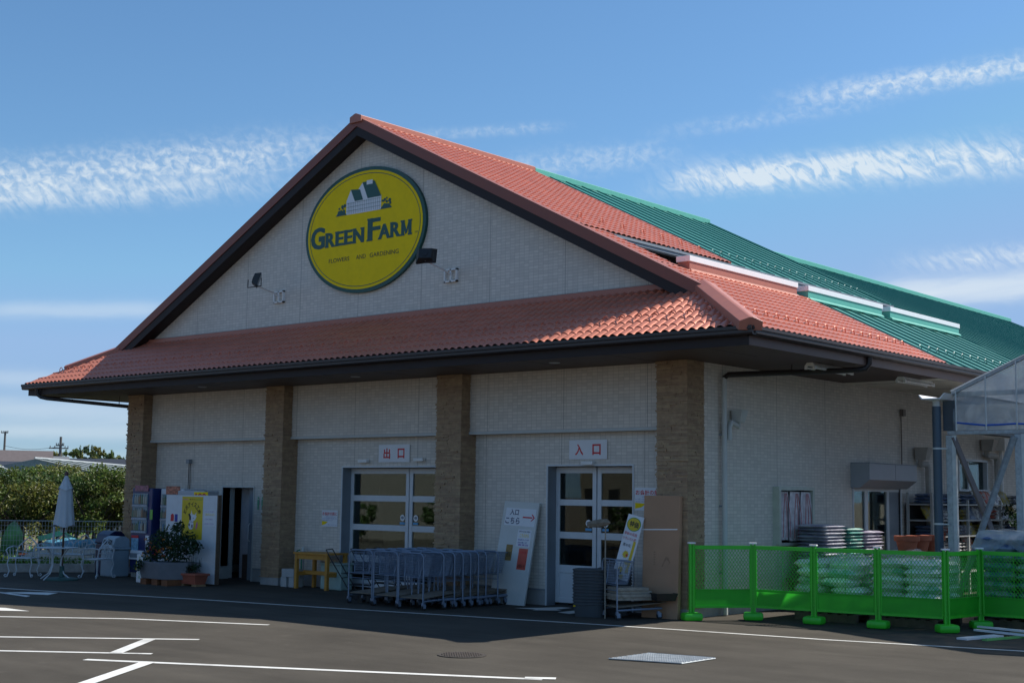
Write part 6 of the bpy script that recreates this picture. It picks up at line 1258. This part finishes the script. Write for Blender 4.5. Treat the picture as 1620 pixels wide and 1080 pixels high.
gable_house('house', 'wide house with a mauve roof at the far left', 5, 120, 6.5, 7, 3.2, 5.1, va+R(0), mw1, mr1, 'houses beyond the orchard')
gable_house('house', 'dark roofed small house right of the mauve roofed house', 33, 105, 2.6, 5, 3.0, 3.9, va+R(8), mat('house_brown', (.16, .12, .1), .8), mr3, 'houses beyond the orchard')
gable_house('house', 'grey roofed house left of the utility pole', 66, 130, 3.4, 5, 3.6, 4.9, va-R(6), mw1, mr2, 'houses beyond the orchard')
gable_house('house', 'small house with a dark ridge in front of the glass roofs', 56, 78, 2.0, 3, 2.5, 3.5, va+R(90), mw1, mr3, 'houses beyond the orchard', 0)
gable_house('house', 'distant dark roof peeking above the glass roofs', 122, 170, 5, 6, 4.2, 5.6, va, mw1, mr3, 'houses beyond the orchard'); gable_house('house', 'distant dark roof beside the left stone pillar', 195, 150, 5, 6, 3.5, 5.2, va, mw1, mr3, 'houses beyond the orchard')
m_gbar = mat('glasshouse_bar', (.33, .36, .36), .6)
def glasshouse(lab, a, b, ww, z0, z1):
    a, b = Vector(a), Vector(b); t = thing('glasshouse', lab, 'greenhouse', a.lerp(b, .5), 'glasshouse rows beyond the orchard'); d = (b-a).normalized(); s = Vector((d.y, -d.x, 0))
    if (CAM-a).dot(s) < 0: s = -s
    Lg = (b-a).length; up = Vector((0, 0, 1)); mb = MB(); mb.quad(a+up*z1, b+up*z1, b+s*ww+up*z0, a+s*ww+up*z0); mb.quad(a+up*z1, a-s*ww+up*z0, b-s*ww+up*z0, b+up*z1); mb.build('roof_glass', mat('roof_glass', (.07, .11, .1), .7, var=.2, spec=.1), t)
    mb = MB(); mb.quad(a+s*ww, b+s*ww, b+s*ww+up*z0, a+s*ww+up*z0); mb.poly([a+s*ww, a+s*ww+up*z0, a+up*z1, a-s*ww+up*z0, a-s*ww]); mb.build('wall_glass', mat('wall_glass', (.2, .25, .25), .3), t)
    mb = MB(); n = int(Lg/1.9)
    for i in range(n+1): p = a+d*(Lg*i/n); mb.tube([p+up*(z1+.03), p+s*ww+up*(z0+.03)], .035, 4)
    mb.tube([a+up*(z1+.05), b+up*(z1+.05)], .05, 4); mb.tube([a+s*ww+up*(z0), b+s*ww+up*(z0)], .06, 4); mb.build('white_bars', m_gbar, t)
pA = far(52, 66); pB = far(300, 100)
glasshouse('front row of glass roofs with white bars above the orchard', pA, pB, 4.5, 2.35, 3.3); glasshouse('second row of glass roofs with white bars above the orchard', far(62, 78), far(300, 118), 4.5, 2.6, 3.55); glasshouse('white hooped glasshouse end at the left edge of the photo', far(-60, 60), far(3, 66), 2.0, 2.1, 2.85)
def pole(lab, u, D, h, arm, m):
    c = far(u, D); t = thing('utility_pole', lab, 'utility pole', c, 'utility poles'); mb = MB(); mb.tube([c, c+Vector((0, 0, h))], [.2, .13], 8); mb.build('pole', m, t); s = Vector((_RR.x, _RR.y, 0)).normalized(); mb = MB()
    for z, l in arm: mb.tube([c-s*l+Vector((0, 0, z)), c+s*l*.7+Vector((0, 0, z))], .06, 4); [mb.tube([c+s*q+Vector((0, 0, z)), c+s*q+Vector((0, 0, z+.25))], .05, 4) for q in (-l*.9, -l*.5, l*.4, l*.65)]
    mb.build('crossarm', m, t); return c
mp_ = mat('pole_concrete', (.12, .12, .115), .8)
pa = pole('tall utility pole with a long crossarm above the parasol', 92, 150, 7.4, [(6.2, 1.2), (6.5, .5)], mp_); pb = pole('utility pole with a short crossarm at the left edge', 3, 190, 9.4, [(9.2, .55)], mp_); pole('thin pole beside the mauve roofed house', 23, 220, 6.8, [], mp_)
mb = MB(); s0 = pa+Vector((0, 0, 6.4)); e0 = pb+Vector((0, 0, 7.5)); mb.tube([s0.lerp(e0, i/12)+Vector((0, 0, -1.0*math.sin(math.pi*i/12)*.4)) for i in range(13)], .025, 3); tag(mb.build('power_line', m_black, org=s0), 'thin power line between the two utility poles', 'cable')
FL = [leafmat('far_leaf_green', (.12, .17, .05)), leafmat('far_leaf_yellow', (.2, .2, .05)), leafmat('far_leaf_dark', (.07, .12, .05))]
rnd = random.Random(5)
us = [10, 50, 66, 78, 88, 100, 112, 122, 133, 143, 153, 163, 172, 182, 192, 202]
fl = ['at the far left behind the roofs', 'between two roofs', 'left of the utility pole', 'touching the utility pole on its left', 'directly behind the utility pole', 'just right of the utility pole', 'above the parasol tip', 'right of the parasol tip', 'tallest of the far tree line', 'just right of the tallest far tree', 'in the middle of the far tree line', 'right of the middle of the far tree line', 'fifth from the stone pillar in the far line', 'third from the stone pillar in the far line', 'second from the stone pillar in the far line', 'next to the left stone pillar']
hh = [5.8, 5.6, 5.2, 6.4, 6.4, 5.7, 6.6, 6.9, 7.4, 6.9, 7.2, 6.5, 6.7, 6.1, 5.8, 5.6]
for i, u in enumerate(us): tree('distant_tree', ['green distant tree ', 'yellow-green distant tree ', 'dark distant tree '][i % 3]+fl[i], 'tree', far(u, 205+6*math.sin(i*3)), hh[i]+.7, 1.25+.3*math.sin(i*1.3), 1.0, 2400, .24, FL[i % 3], 300+i, 'far tree line', 22)
mb = MB(); 
for _ in range(5200): u = rnd.uniform(-40, 230); D = rnd.uniform(208, 240); p = far(u, D, 0); leaf(mb, p+Vector((0, 0, rnd.uniform(.2, 5.0))), rnd.uniform(.25, .5), rnd)
tag(mb.build('far_wood', FL[2]), kind='stuff')
# ================================================================== across the street (seen only as reflections in the glass doors)
t = thing('apartment_block', 'beige apartment block across the street', 'building', (-42, -32, 0)); mbg = mat('beige_render', (.16, .145, .125), .85, var=.05)
AM = T(Vector((-40, -30, 0)))@RZ(R(52))
mb = MB(); mb.box(-13, 13, -5, 5, 0, 8.5); mb.xf(AM); mb.build('wall', mbg, t)
mb = MB(); mb.box(-13.4, 13.4, -5.4, 5.4, 8.5, 8.8); mb.xf(AM); mb.build('roof', mr2, t)
for i in range(5):
    for s in (-1, 1):
        for z in (1.0, 3.8, 6.3): q = MB(); q.box(-11+i*5, -9+i*5, s*5.0, s*5.05, z, z+1.3); q.xf(AM); q.build('window', m_inner, t)
t = thing('cream_house', 'cream house across the street', 'building', (-22, -28, 0)); AM = T(Vector((-19, -29, 0)))@RZ(R(38)); mb = MB(); mb.box(-6, 6, -4, 4, 0, 6.2); mb.xf(AM); mb.build('wall', mat('cream_render', (.5, .43, .31), .85), t); mb = MB(); mb.prism([(-6.5, -4.5, 6.2), (-6.5, 4.5, 6.2), (-6.5, 0, 8)], (13, 0, 0)); mb.xf(AM); mb.build('roof', mr3, t)
for x in (-4, 0, 4):
    for z in (1.0, 3.9): q = MB(); q.box(x-.8, x+.8, 4.0, 4.05, z, z+1.3); q.xf(AM); q.build('window', m_inner, t)
for i in range(7):
    c = Vector((-28+i*3.6, -17.5-i*1.1, 0)); tree('street_shrub', 'round shrub across the street, '+ORD[i]+' from the left', 'shrub', c, 1.5+.3*math.sin(i), .9, .3, 900, .09, LV[1], 500+i, 'shrubs along the street', 16)
# tidy up: no stray parts
